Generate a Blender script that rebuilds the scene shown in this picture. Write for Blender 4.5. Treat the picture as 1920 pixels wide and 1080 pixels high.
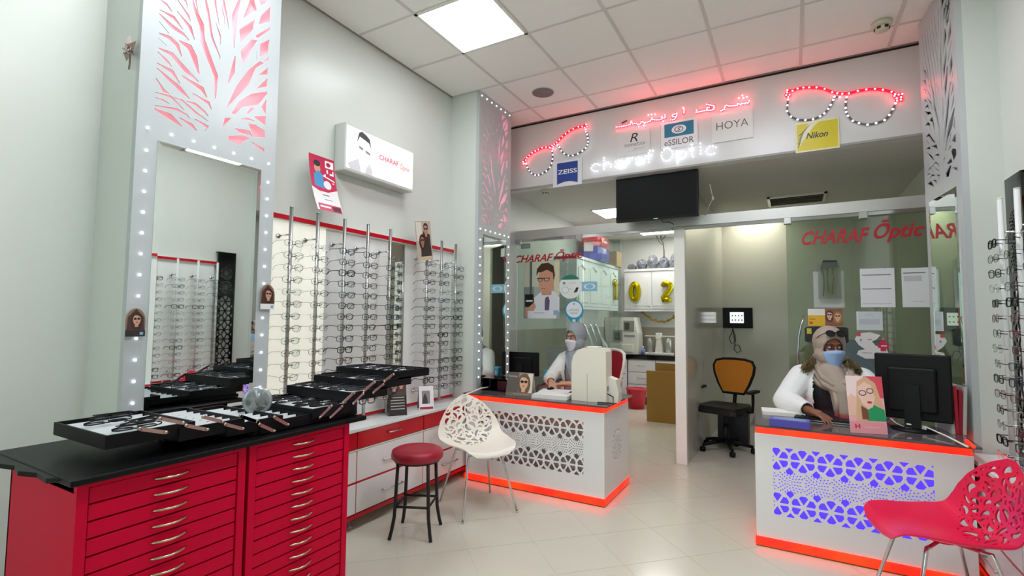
import bpy, bmesh, math, random
from mathutils import Vector, Matrix
from mathutils.geometry import delaunay_2d_cdt
random.seed(7)
PI = math.pi
S = bpy.context.scene
COL = S.collection
for o in list(bpy.data.objects):
    bpy.data.objects.remove(o)

# ------------------------------------------------------------------ camera
F, CX, CY, H = 927.0, 960.0, 540.0, 1.42
def _d(x, y): return Vector((x-CX, -(y-CY), -F)).normalized()
_Y = _d(1486, 601); _X = -_d(-680, 582); _X = (_X-_Y*_X.dot(_Y)).normalized(); _Z = _X.cross(_Y)
RM = Matrix((_X, _Y, _Z))
cd = bpy.data.cameras.new('camera'); cam = bpy.data.objects.new('camera', cd); COL.objects.link(cam)
cd.sensor_width = 36; cd.lens = 36*F/1920; cd.clip_start = .02; cd.clip_end = 100
cam.matrix_world = Matrix.Translation((0, 0, H)) @ RM.to_4x4()
S.camera = cam
# photograph pixel -> point on a plane of the room (walls, floor, table tops)
def hit(px, py, ax, val):
    r = RM @ Vector((px-CX, -(py-CY), -F)); c = Vector((0, 0, H)); t = (val-c[ax])/r[ax]; return c+r*t
def wx(px, py, v): return hit(px, py, 0, v)
def wy(px, py, v): return hit(px, py, 1, v)
def fl(px, py, v=0): return hit(px, py, 2, v)

# ------------------------------------------------------------------ world, exposure
W = bpy.data.worlds.new('world'); S.world = W; W.use_nodes = True
bg = W.node_tree.nodes['Background']; bg.inputs[0].default_value = (.9, .96, 1.0, 1); bg.inputs[1].default_value = 2.4
vs = S.view_settings
vs.view_transform = 'Standard'; vs.look = 'None'; vs.exposure = 0.78; vs.gamma = 1; vs.use_curve_mapping = False
FILL_POWER = 18.0

# ------------------------------------------------------------------ materials
def lin(h):
    h = h.lstrip('#'); c = [int(h[i:i+2], 16)/255 for i in (0, 2, 4)]
    return tuple((x/12.92 if x <= .04045 else ((x+.055)/1.055)**2.4) for x in c)
MATS = {}
def mat(name, hexc, rough=.5, metal=0, emit=0, ehex=None, var=.0, scale=30, bump=0, spec=.5, coat=0, trans=0, alpha=1):
    if name in MATS: return MATS[name]
    m = bpy.data.materials.new(name); m.use_nodes = True; nt = m.node_tree; b = nt.nodes['Principled BSDF']
    c = lin(hexc)
    b.inputs['Base Color'].default_value = (*c, 1); b.inputs['Roughness'].default_value = rough
    b.inputs['Metallic'].default_value = metal; b.inputs['Specular IOR Level'].default_value = spec
    b.inputs['Coat Weight'].default_value = coat; b.inputs['Transmission Weight'].default_value = trans
    b.inputs['Alpha'].default_value = alpha
    if emit:
        b.inputs['Emission Color'].default_value = (*lin(ehex or hexc), 1); b.inputs['Emission Strength'].default_value = emit
    if var or bump:
        tc = nt.nodes.new('ShaderNodeTexCoord'); n = nt.nodes.new('ShaderNodeTexNoise'); n.inputs['Scale'].default_value = scale
        n.inputs['Detail'].default_value = 3; nt.links.new(tc.outputs['Object'], n.inputs['Vector'])
        if var:
            mx = nt.nodes.new('ShaderNodeMix'); mx.data_type = 'RGBA'
            mx.inputs[6].default_value = (*[x*(1-var) for x in c], 1); mx.inputs[7].default_value = (*[min(1, x*(1+var)) for x in c], 1)
            nt.links.new(n.outputs[0], mx.inputs[0]); nt.links.new(mx.outputs[2], b.inputs['Base Color'])
        if bump:
            bp = nt.nodes.new('ShaderNodeBump'); bp.inputs['Strength'].default_value = bump; bp.inputs['Distance'].default_value = .004
            nt.links.new(n.outputs[0], bp.inputs['Height']); nt.links.new(bp.outputs[0], b.inputs['Normal'])
    MATS[name] = m; return m
def glassmat(name, tint, refl=.09, rough=0.0, haze=0.0):
    if name in MATS: return MATS[name]
    m = bpy.data.materials.new(name); m.use_nodes = True; nt = m.node_tree; nt.nodes.clear()
    out = nt.nodes.new('ShaderNodeOutputMaterial'); mx = nt.nodes.new('ShaderNodeMixShader')
    t = nt.nodes.new('ShaderNodeBsdfTransparent'); g = nt.nodes.new('ShaderNodeBsdfGlossy'); fr = nt.nodes.new('ShaderNodeFresnel')
    fr.inputs[0].default_value = 1.45; g.inputs['Roughness'].default_value = rough
    t.inputs[0].default_value = (*lin(tint), 1)
    ad = nt.nodes.new('ShaderNodeMath'); ad.operation = 'MULTIPLY_ADD'; ad.inputs[1].default_value = 1.0; ad.inputs[2].default_value = refl-.04
    nt.links.new(fr.outputs[0], ad.inputs[0]); nt.links.new(ad.outputs[0], mx.inputs[0])
    nt.links.new(t.outputs[0], mx.inputs[1]); nt.links.new(g.outputs[0], mx.inputs[2]); last = mx
    if haze:
        df = nt.nodes.new('ShaderNodeBsdfDiffuse'); df.inputs[0].default_value = (.8, .85, .82, 1)
        m2 = nt.nodes.new('ShaderNodeMixShader'); m2.inputs[0].default_value = haze
        nt.links.new(mx.outputs[0], m2.inputs[1]); nt.links.new(df.outputs[0], m2.inputs[2]); last = m2
    nt.links.new(last.outputs[0], out.inputs[0]); MATS[name] = m; return m

M_wall = mat('wall_paint', '#d3d7cf', .28, var=.015, scale=3, spec=.35)
M_ceil = mat('ceiling_tile', '#f8f6f1', .85, var=.02, scale=60, bump=.08)
M_grid = mat('ceiling_grid', '#d8d5cf', .5)
M_floor = mat('floor_tile', '#cfcaba', .16, var=.035, scale=4)
M_grout = mat('grout', '#c2bdad', .8)
M_white = mat('white_laminate', '#e8e8e6', .25, var=.01)
M_whitep = mat('white_plastic', '#ecebe2', .3)
M_red = mat('red_paint', '#c60030', .45, var=.04, scale=12, spec=.12)
M_redl = mat('red_laminate', '#c2051d', .25)
M_redlea = mat('red_leather', '#9d0f2c', .38, bump=.15, scale=220)
M_redpl = mat('red_plastic', '#e2164a', .3, spec=.5)
M_black = mat('black_gloss', '#0b0b0d', .12)
M_blackm = mat('black_matte', '#121214', .5)
M_blackpl = mat('black_plastic', '#08080a', .5, spec=.25)
M_chrome = mat('chrome', '#cfd0d2', .12, 1)
M_alu = mat('brushed_aluminium', '#b9bab8', .3, 1)
M_mirror = mat('mirror', '#e4ece8', .015, 1)
M_led = mat('led_white', '#ffffff', .4, emit=2.2, ehex='#e9efff')
M_ledr = mat('led_red_dot', '#ff6070', .4, emit=13, ehex='#ff6474')
M_ledred = mat('led_red_band', '#ff1a08', .4, emit=.95, ehex='#ff1c0a')
M_redacr = mat('red_acrylic_glow', '#d00018', .3, emit=1.3, ehex='#ff0a28')  # emission added so the sign base glows red towards the ceiling
M_blue = mat('blue_light', '#4a3ad0', .5, emit=.55, ehex='#5a40f0')
M_pinkglow = mat('pink_backlight', '#ffb6be', .6, emit=.42, ehex='#ff8c9a')
M_glass = glassmat('clear_glass', '#e6f0ea', .10)
M_dglass = glassmat('smoked_glass', '#5d5a5a', .12)
M_lens = glassmat('lens_glass', '#f2f6f6', .08)
M_paper = mat('paper', '#eceae4', .7)
M_grey = mat('grey_panel', '#9c9e98', .5)
M_panelback = mat('display_panel', '#e9ebe8', .18)

def band_noise(m):
    nt = m.node_tree; b = nt.nodes['Principled BSDF']; tc = nt.nodes.new('ShaderNodeTexCoord'); n = nt.nodes.new('ShaderNodeTexNoise'); n.inputs['Scale'].default_value = 3.2; r = nt.nodes.new('ShaderNodeValToRGB')
    r.color_ramp.elements[0].position = .38; r.color_ramp.elements[0].color = (1, .006, .004, 1); r.color_ramp.elements[1].position = .66; r.color_ramp.elements[1].color = (1, .038, .004, 1)
    nt.links.new(tc.outputs['Object'], n.inputs['Vector']); nt.links.new(n.outputs[0], r.inputs[0]); nt.links.new(r.outputs[0], b.inputs['Emission Color'])
band_noise(M_ledred)
# ------------------------------------------------------------------ mesh builder
class MB:
    def __init__(s): s.v = []; s.f = []; s.m = []; s.sm = []
    def add(s, vs, fs, mi=0, smooth=False):
        n = len(s.v); s.v += [tuple(v) for v in vs]
        for f in fs: s.f.append(tuple(i+n for i in f)); s.m.append(mi); s.sm.append(smooth)
        return s
    def box(s, a, b, mi=0, bev=0):
        x0, x1 = sorted((a[0], b[0])); y0, y1 = sorted((a[1], b[1])); z0, z1 = sorted((a[2], b[2]))
        if bev:
            bm = bmesh.new(); bmesh.ops.create_cube(bm, size=1)
            for v in bm.verts: v.co = Vector(((x0+x1)/2+v.co.x*(x1-x0), (y0+y1)/2+v.co.y*(y1-y0), (z0+z1)/2+v.co.z*(z1-z0)))
            bmesh.ops.bevel(bm, geom=bm.edges[:], offset=bev, segments=2, profile=.5, affect='EDGES')
            bm.verts.index_update(); s.add([v.co for v in bm.verts], [[v.index for v in f.verts] for f in bm.faces], mi); bm.free(); return s
        return s.add([(x0,y0,z0),(x1,y0,z0),(x1,y1,z0),(x0,y1,z0),(x0,y0,z1),(x1,y0,z1),(x1,y1,z1),(x0,y1,z1)],
                     [(0,3,2,1),(4,5,6,7),(0,1,5,4),(1,2,6,5),(2,3,7,6),(3,0,4,7)], mi)
    def tube(s, pts, r, n=8, mi=0, closed=False, cap=True):
        pts = [Vector(p) for p in pts]; k = len(pts); rs = r if isinstance(r, (list, tuple)) else [r]*k
        vs = []; prev = None
        for i, p in enumerate(pts):
            a = pts[(i-1) % k] if (closed or i) else p; b = pts[(i+1) % k] if (closed or i < k-1) else p
            t = (b-a); t = t.normalized() if t.length > 1e-9 else Vector((0, 0, 1))
            if prev is None:
                up = Vector((0, 0, 1)) if abs(t.z) < .9 else Vector((1, 0, 0)); nx = t.cross(up).normalized()
            else:
                nx = (prev-t*prev.dot(t)); nx = nx.normalized() if nx.length > 1e-6 else t.orthogonal().normalized()
            prev = nx; ny = t.cross(nx)
            for j in range(n):
                q = 2*PI*j/n; vs.append(p+nx*math.cos(q)*rs[i]+ny*math.sin(q)*rs[i])
        fs = []
        for i in range(k if closed else k-1):
            for j in range(n):
                a = i*n+j; b = i*n+(j+1) % n; c = ((i+1) % k)*n+(j+1) % n; d = ((i+1) % k)*n+j; fs.append((a, b, c, d))
        if cap and not closed: fs.append(tuple(range(n-1, -1, -1))); fs.append(tuple((k-1)*n+j for j in range(n)))
        return s.add(vs, fs, mi, n > 5)
    def lathe(s, prof, n=24, c=(0, 0, 0), mi=0, axis='z', smooth=True):
        vs = []; fs = []
        for r, z in prof:
            for j in range(n):
                q = 2*PI*j/n; p = (r*math.cos(q), r*math.sin(q), z)
                if axis == 'x': p = (p[2], p[0], p[1])
                if axis == 'y': p = (p[0], p[2], p[1])
                vs.append((p[0]+c[0], p[1]+c[1], p[2]+c[2]))
        for i in range(len(prof)-1):
            for j in range(n): fs.append((i*n+j, i*n+(j+1) % n, (i+1)*n+(j+1) % n, (i+1)*n+j))
        fs.append(tuple(range(n-1, -1, -1))); k = (len(prof)-1)*n; fs.append(tuple(k+j for j in range(n)))
        return s.add(vs, fs, mi, smooth)
    def ball(s, c, r, n=8, mi=0):
        r = r if isinstance(r, (list, tuple)) else (r, r, r); vs = []; fs = []; m = max(3, n//2)
        for i in range(m+1):
            a = PI*i/m
            for j in range(n):
                q = 2*PI*j/n; vs.append((c[0]+r[0]*math.sin(a)*math.cos(q), c[1]+r[1]*math.sin(a)*math.sin(q), c[2]-r[2]*math.cos(a)))
        for i in range(m):
            for j in range(n): fs.append((i*n+j, i*n+(j+1) % n, (i+1)*n+(j+1) % n, (i+1)*n+j))
        return s.add(vs, fs, mi, True)
    def prism(s, poly, fn, d0, d1, mi=0):
        n = len(poly); vs = [fn(u, v, d0) for u, v in poly]+[fn(u, v, d1) for u, v in poly]
        fs = [tuple(range(n-1, -1, -1)), tuple(range(n, 2*n))]+[(i, (i+1) % n, n+(i+1) % n, n+i) for i in range(n)]
        return s.add(vs, fs, mi)
    def mesh(s, name, mats, fix=True):
        me = bpy.data.meshes.new(name); me.from_pydata(s.v, [], s.f)
        for m in (mats if isinstance(mats, (list, tuple)) else [mats]): me.materials.append(m)
        me.polygons.foreach_set('material_index', s.m); me.polygons.foreach_set('use_smooth', s.sm)
        if fix:
            bm = bmesh.new(); bm.from_mesh(me); bmesh.ops.recalc_face_normals(bm, faces=bm.faces); bm.to_mesh(me); bm.free()
        me.update(); return me
    def build(s, name, mats, parent=None, loc=None, rot=None):
        return obj(name, s.mesh(name, mats), parent, loc, rot)
def obj(name, me, parent=None, loc=None, rot=None):
    o = bpy.data.objects.new(name, me); COL.objects.link(o)
    if parent is not None: o.parent = parent
    if loc is not None: o.location = loc
    if rot is not None: o.rotation_euler = rot
    return o
def tag(o, label, cat, group=None):
    o['label'] = label; o['category'] = cat
    if group: o['group'] = group
    return o
def thing(name, label, cat, loc=(0, 0, 0), rz=0, group=None):
    o = bpy.data.objects.new(name, None); COL.objects.link(o); o.location = loc; o.rotation_euler = (0, 0, rz); o.empty_display_size = .05
    return tag(o, label, cat, group)
def struct(o): o['kind'] = 'structure'; return o
def bx(name, a, b, m, parent=None, bev=0): return MB().box(a, b, 0, bev).build(name, m, parent)
def copy_tree(o, parent=None):
    c = o.copy(); COL.objects.link(c); c.parent = parent
    for ch in [x for x in bpy.data.objects if x.parent is o]: copy_tree(ch, c)
    return c

# 2D sheet with holes, extruded; fn(u,v,side) -> 3D, side 0 front / 1 back
def sheet(outer, holes, fn, mi=0, mb=None, grid=0):
    vs = []; faces = []
    for p in [outer]+holes:
        n = len(vs); vs += [Vector((a, b)) for a, b in p]; faces.append(list(range(n, n+len(p))))
    if grid:
        us = [p[0] for p in outer]; ws = [p[1] for p in outer]; u = min(us)
        while u < max(us):
            w = min(ws)
            while w < max(ws): vs.append(Vector((u+.0003, w+.0002))); w += grid
            u += grid
    V, E, Fc, ov, oe, of = delaunay_2d_cdt(vs, [], faces, 0, 1e-6)
    cell = {}; cs_ = max(1e-4, max(abs(outer[2][0]-outer[0][0]), abs(outer[2][1]-outer[0][1]))/60)
    for h in holes:
        for i in range(int(math.floor(min(p[0] for p in h)/cs_)), int(math.floor(max(p[0] for p in h)/cs_))+1):
            for j in range(int(math.floor(min(p[1] for p in h)/cs_)), int(math.floor(max(p[1] for p in h)/cs_))+1): cell.setdefault((i, j), []).append(h)
    def inside(x, y, poly):
        c = False; n_ = len(poly)
        for i in range(n_):
            x1, y1 = poly[i]; x2, y2 = poly[i-1]
            if (y1 > y) != (y2 > y) and x < (x2-x1)*(y-y1)/(y2-y1)+x1: c = not c
        return c
    keep = []
    for f in Fc:
        cx_ = sum(V[i][0] for i in f)/3; cy_ = sum(V[i][1] for i in f)/3
        if not inside(cx_, cy_, outer): continue
        if any(inside(cx_, cy_, h) for h in cell.get((math.floor(cx_/cs_), math.floor(cy_/cs_)), ())): continue
        keep.append(tuple(f))
    mb = mb or MB(); n = len(V)
    pts = [fn(p[0], p[1], 0) for p in V]+[fn(p[0], p[1], 1) for p in V]
    cnt = {}
    for f in keep:
        for i in range(3):
            e = (f[i], f[(i+1) % 3]); cnt[e] = 1
    fs = list(keep)+[tuple(i+n for i in reversed(f)) for f in keep]
    for (a, b) in cnt:
        if (b, a) not in cnt: fs.append((b, a, a+n, b+n))
    return mb.add(pts, fs, mi)
def textmesh(txt, size=1.0, shear=0, bold=0, ext=.0005, align='CENTER', spacing=1.0):
    c = bpy.data.curves.new('t', 'FONT'); c.body = txt; c.size = size; c.shear = shear; c.offset = bold; c.extrude = ext
    c.align_x = align; c.space_character = spacing; c.resolution_u = 3; c.fill_mode = 'BOTH'
    o = bpy.data.objects.new('t', c); COL.objects.link(o); dg = bpy.context.evaluated_depsgraph_get(); dg.update()
    me = bpy.data.meshes.new_from_object(o.evaluated_get(dg)); bpy.data.objects.remove(o); bpy.data.curves.remove(c)
    vs = [v.co.copy() for v in me.vertices]; fs = [tuple(p.vertices) for p in me.polygons]; bpy.data.meshes.remove(me); return vs, fs
def addtext(mb, txt, fn, x, y, h, mi, w=None, d=0, **k):
    vs, fs = textmesh(txt, 1.0, ext=0, **k)
    if not vs: return mb
    x0 = min(v.x for v in vs); x1 = max(v.x for v in vs); y0 = min(v.y for v in vs); y1 = max(v.y for v in vs)
    sy = h/(y1-y0); sx = (w/(x1-x0)) if w else sy
    return mb.add([fn(x+(v.x-(x0+x1)/2)*sx, y+(v.y-(y0+y1)/2)*sy, d) for v in vs], fs, mi)
def ell(cx, cy, rx, ry, n=18, a0=0, a1=2*PI):
    full = abs(a1-a0-2*PI) < 1e-6
    return [(cx+rx*math.cos(a0+(a1-a0)*i/(n if full else n-1)), cy+ry*math.sin(a0+(a1-a0)*i/(n if full else n-1))) for i in range(n)]
def rect(x0, y0, x1, y1): return [(x0, y0), (x1, y0), (x1, y1), (x0, y1)]
def rrect(x0, y0, x1, y1, r, n=5):
    out = []
    for cx, cy, a in ((x1-r, y1-r, 0), (x0+r, y1-r, PI/2), (x0+r, y0+r, PI), (x1-r, y0+r, 1.5*PI)):
        out += [(cx+r*math.cos(a+PI/2*i/n), cy+r*math.sin(a+PI/2*i/n)) for i in range(n+1)]
    return out
# printed card: base sheet plus flat print polygons ('p',color,poly) / ('t',color,text,x,y,h,kw)
def card(name, w, h, base, layers, parent=None, thick=.0012, outline=None, fn=None, rough=.35):
    f0 = fn or (lambda u, v, d: ((u-.5)*w, -d, v*h)); mats = [mat('print_'+base, base, rough)]; mb = MB()
    mb.prism(outline or rect(0, 0, 1, 1), f0, -thick, 0); idx = {base: 0}; d = .0002
    for L in layers:
        if L[1] not in idx: idx[L[1]] = len(mats); mats.append(mat('print_'+L[1], L[1], rough))
        d += .00012
        if L[0] == 'p':
            n = len(L[2]); mb.add([f0(u, v, d) for u, v in L[2]], [tuple(range(n))], idx[L[1]])
        else:
            k = dict(L[6]) if len(L) > 6 else {}
            ww = k.pop('w', None)
            addtext(mb, L[2], f0, L[3], L[4], L[5], idx[L[1]], w=ww if ww else L[5]*.62*len(L[2])*h/w, d=d, **k)
    me = mb.mesh(name, mats, fix=False); return obj(name, me, parent)
# ------------------------------------------------------------------ room shell
XL, XR, YF, YB, HC, HB = -2.88, 1.10, -1.6, 8.85, 3.59, 2.86
struct(bx('wall_left', (XL-.1, YF, 0), (XL, YB, HC), M_wall))
struct(bx('wall_right', (XR, YF, 0), (XR+.1, YB, HC), M_wall))
M_fas = mat('fascia_paint', '#d9d9d7', .3)
wb = struct(bx('wall_back', (XL, 4.80, HB-.005), (XR, 4.9, HC), M_fas))
bx('shadow_gap', (XL, 4.793, HC-.018), (XR, 4.80, HC), M_blackm, wb)
bx('lower_edge_trim', (XL, 4.792, HB-.006), (XR, 4.80, HB+.012), M_grey, wb)
M_bwall = mat('back_room_wall', '#cfd1cd', .45); M_dado = mat('dado_tile', '#a39a8d', .25, var=.06, scale=8)
wr = struct(bx('wall_rear', (XL, YB, 0), (-.7, YB+.1, HB), M_bwall))
bx('dado', (XL, YB-.006, 0), (-.7, YB, 1.28), M_dado, wr)
dl = struct(bx('wall_lining', (XL, 4.95, 1.28), (XL+.005, YB, HB), M_bwall))
bx('dado', (XL, 4.95, 0), (XL+.006, YB, 1.28), M_dado, dl)
M_olive = mat('olive_wall', '#d2d3c4', .3)
MB().add([(-.93, 5.21, 0), (-.87, 7.75, 0), (-.97, 7.75, 0), (-1.03, 5.21, 0), (-.93, 5.21, HB), (-.87, 7.75, HB), (-.97, 7.75, HB), (-1.03, 5.21, HB)],
         [(0,3,2,1),(4,5,6,7),(0,1,5,4),(1,2,6,5),(2,3,7,6),(3,0,4,7)]).build('wall_partition', mat('partition_gloss', '#cfd0c4', .1))
struct(bpy.data.objects['wall_partition'])
struct(bx('wall_office', (-.97, 7.75, 0), (XR, 7.85, HB), M_olive))
bb = struct(bx('baseboard_office', (-.86, 7.735, 0), (XR, 7.75, .08), M_wall))
# shop front behind the camera: frame and glass
WX0, WX1, WZ0, WZ1 = -2.35, -.25, .35, 2.45
f = MB().box((XL, YF-.1, 0), (XR, YF, WZ0)).box((XL, YF-.1, WZ1), (XR, YF, HC)).box((XL, YF-.1, WZ0), (WX0, YF, WZ1)).box((WX1, YF-.1, WZ0), (XR, YF, WZ1))
sf = struct(f.build('wall_front', M_wall))
w1 = struct(bx('window_1', (WX0, YF-.055, WZ0), (WX1, YF-.045, WZ1), M_glass))
for x in (WX0+.025, -1.65, -.95, WX1-.025): bx('mullion', (x-.025, YF-.09, WZ0), (x+.025, YF-.01, WZ1), M_alu, w1)

# floor: diagonal tiles
fb = struct(bx('floor', (XL, YF, -.05), (XR, YB, -.0012), M_grout))
def clip(poly, x0, x1, y0, y1):
    for ax, val, sg in ((0, x0, 1), (0, x1, -1), (1, y0, 1), (1, y1, -1)):
        out = []
        for i in range(len(poly)):
            p, q = poly[i], poly[(i+1) % len(poly)]; a = (p[ax]-val)*sg; b = (q[ax]-val)*sg
            if a >= 0: out.append(p)
            if (a >= 0) != (b >= 0): t = a/(a-b); out.append((p[0]+(q[0]-p[0])*t, p[1]+(q[1]-p[1])*t))
        poly = out
        if not poly: return []
    return poly
T = .4207; full = None
ft = lambda u, v, d: (u, v, d)
for i in range(-12, 32):
    for j in range(-24, 16):
        s0 = -.065+i*T*math.sqrt(2); d0 = .1+j*T*math.sqrt(2)
        cx, cy = (s0+d0)/2, (s0-d0)/2; r = (T-.0025)/math.sqrt(2)
        c = clip([(cx-r, cy), (cx, cy-r), (cx+r, cy), (cx, cy+r)], XL, XR, YF, YB)
        if len(c) < 3: continue
        if len(c) == 4 and abs(c[0][0]-(cx-r)) < 1e-6 and abs(c[2][0]-(cx+r)) < 1e-6 and abs(c[1][1]-(cy-r)) < 1e-6 and abs(c[3][1]-cy-r) < 1e-6:
            if full is None: full = MB().prism([(-r, 0), (0, -r), (r, 0), (0, r)], ft, -.0012, 0).mesh('floor_tile', M_floor)
            obj('floor_tile', full, fb, (cx, cy, 0))
        else: MB().prism(c, ft, -.0012, 0).build('floor_tile', M_floor, fb)

M_edge = mat('edge_angle', '#8f8c86', .6)
# ceiling: grid with lay-in tiles
G = .605; gx0, gy0 = -2.313, 3.226
ce = struct(bx('ceiling', (XL, YF, HC+.02), (XR, 4.8, HC+.06), M_grid))
xs = [XL]+[gx0+i*G for i in range(6)]+[XR]; ys = [YF]+[gy0+i*G for i in range(-7, 3)]+[4.793]
LIGHTS = [(1, 7), (4, 7), (1, 4), (4, 4)]  # only the first is in view; the others are added as fill light
for i in range(len(xs)-1):
    for j in range(len(ys)-1):
        if (i, j) in LIGHTS: continue
        z = HC+random.uniform(.0, .003)
        bx('ceiling_tile', (xs[i]+.006, ys[j]+.006, z), (xs[i+1]-.006, ys[j+1]-.006, z+.012), M_ceil, ce)
for x in xs[1:-1]: bx('grid_rail', (x-.012, YF, HC-.002), (x+.012, 4.793, HC+.006), M_grid, ce)
for y in ys[1:-1]: bx('grid_rail', (XL, y-.010, HC-.0016), (XR, y+.010, HC+.006), M_grid, ce)
for nm, a, b in (('edge_rail', (XL, YF, HC-.004), (XL+.018, 4.793, HC+.004)), ('edge_rail', (XR-.018, YF, HC-.004), (XR, 4.793, HC+.004)), ('edge_rail', (XL, 4.772, HC-.004), (XR, 4.793, HC+.004))): bx(nm, a, b, M_edge, ce)
M_fill = mat('fill_panel', '#ffffff', .5, emit=FILL_POWER, ehex='#f3f7ff')
lab = ['bright square ceiling light panel beside the left wall', 'added fill panel out of view in the ceiling on the right, above the open floor', 'added fill panel out of view in the ceiling on the left, behind the camera',
       'added fill panel out of view in the ceiling on the right, above the camera', 'square ceiling light panel on the left, nearest the shop front', 'square ceiling light panel on the right, nearest the shop front']
for n, (i, j) in enumerate(LIGHTS):
    t = thing('ceiling_light', lab[n], 'ceiling light', ((xs[i]+xs[i+1])/2, (ys[j]+ys[j+1])/2, HC-.004), group='ceiling light panels')
    h = G/2; f = MB()
    for a, b in (((-h, -h), (h, -h+.022)), ((-h, h-.022), (h, h)), ((-h, -h), (-h+.022, h)), ((h-.022, -h), (h, h))): f.box((*a, -.004), (*b, .012))
    f.build('frame', M_whitep, t); bx('diffuser', (-h+.022, -h+.022, 0), (h-.022, h-.022, .004), M_fill if n else mat('light_panel_dimmed', '#ffffff', .5, emit=7.5, ehex='#f3f7ff'), t)  # panel in view dimmed to spare the wall beside it; fill panels run brighter
# back room ceiling and its lights, with a hidden fill panel added over the rear counter
cb = struct(bx('ceiling_back', (XL, 4.9, HB), (XR, YB, HB+.05), mat('back_ceiling', '#cfcfc8', .8)))
M_pan2 = mat('light_panel_back', '#ffffff', .5, emit=9, ehex='#fffcf4')
for n, (x, y, l) in enumerate(((-2.0, 6.45, 'square light panel in the back room ceiling, next to the television'), (-1.9, 8.1, 'added fill panel hidden in the back room ceiling above the rear counter'), (-.42, 7.43, 'square light panel in the office ceiling just above the rail'))):
    t = thing('ceiling_light', l, 'ceiling light', (x, y, HB-.006), group='back room light panels')
    h = .3; f = MB()
    for a, b in (((-h, -h), (h, -h+.015)), ((-h, h-.015), (h, h)), ((-h, -h), (-h+.015, h)), ((h-.015, -h), (h, h))): f.box((*a, -.004), (*b, .006))
    f.build('frame', M_whitep, t); bx('diffuser', (-h+.015, -h+.015, 0), (h-.015, h-.015, .004), M_pan2 if n < 2 else mat('light_panel_office', '#ffffff', .5, emit=4, ehex='#fffbee'), t)
# air vent in the back ceiling
t = thing('air_vent', 'white louvred air vent in the ceiling behind the fascia', 'vent', (.07, 6.7, HB))
f = MB(); w, d = .3, .26
for a, b in (((-w, -d), (w, -d+.03)), ((-w, d-.03), (w, d)), ((-w, -d), (-w+.03, d)), ((w-.03, -d), (w, d))): f.box((*a, -.02), (*b, 0))
f.build('frame', M_whitep, t); bx('duct', (-w, -d, -.002), (w, d, -.001), mat('duct_grey', '#8a8a80', .6), t)
for k in range(7): MB().add([(-w, -d+.06+k*.065, -.016), (w, -d+.06+k*.065, -.016), (w, -d+.09+k*.065, -.002), (-w, -d+.09+k*.065, -.002)], [(0, 1, 2, 3)]).build('louvre', M_whitep, t)

# rail, post, glass partition
r = thing('glass_rail', 'long aluminium rail carrying the glass partition', 'rail', (0, 5.19, 0))
bx('beam', (XL, -.04, 2.36), (XR, .05, 2.46), mat('rail_satin', '#c9c9c4', .35, .6), r); bx('track', (XL, -.055, 2.325), (XR, -.02, 2.352), M_chrome, r)
for x in (-2.83, -2.06, -.02, .55): bx('clamp', (x-.03, -.065, 2.30), (x+.03, -.01, 2.36), M_alu, r, .004)
pst = struct(bx('trim_1', (-1.03, 5.13, 0), (-.925, 5.21, 2.33), mat('post_white', '#f2f1e8', .3), None, .004))
gl = thing('glass_partition', 'clear glass partition pane with posters left of the white post', 'glass partition', (0, 5.19, 0))
bx('pane', (XL+.01, -.005, .01), (-2.035, .005, 2.33), M_glass, gl)
gd = thing('glass_door', 'narrow clear glass door pane standing ajar beside the poster', 'glass door', (-2.03, 5.22, 0), math.radians(32))
bx('pane', (0, -.005, .01), (.42, .005, 2.32), M_glass, gd); bx('hinge_plate', (0, -.012, 2.18), (.10, .012, 2.28), M_whitep, gd); bx('hinge_plate', (0, -.012, .02), (.10, .012, .10), M_alu, gd)
gr = thing('glass_partition', 'clear glass partition pane with white notices behind the right desk', 'glass partition', (0, 5.19, 0))
bx('pane', (-.035, -.005, .01), (XR-.01, .005, 2.33), glassmat('green_glass', '#dfe8dc', .16), gr)
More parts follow.
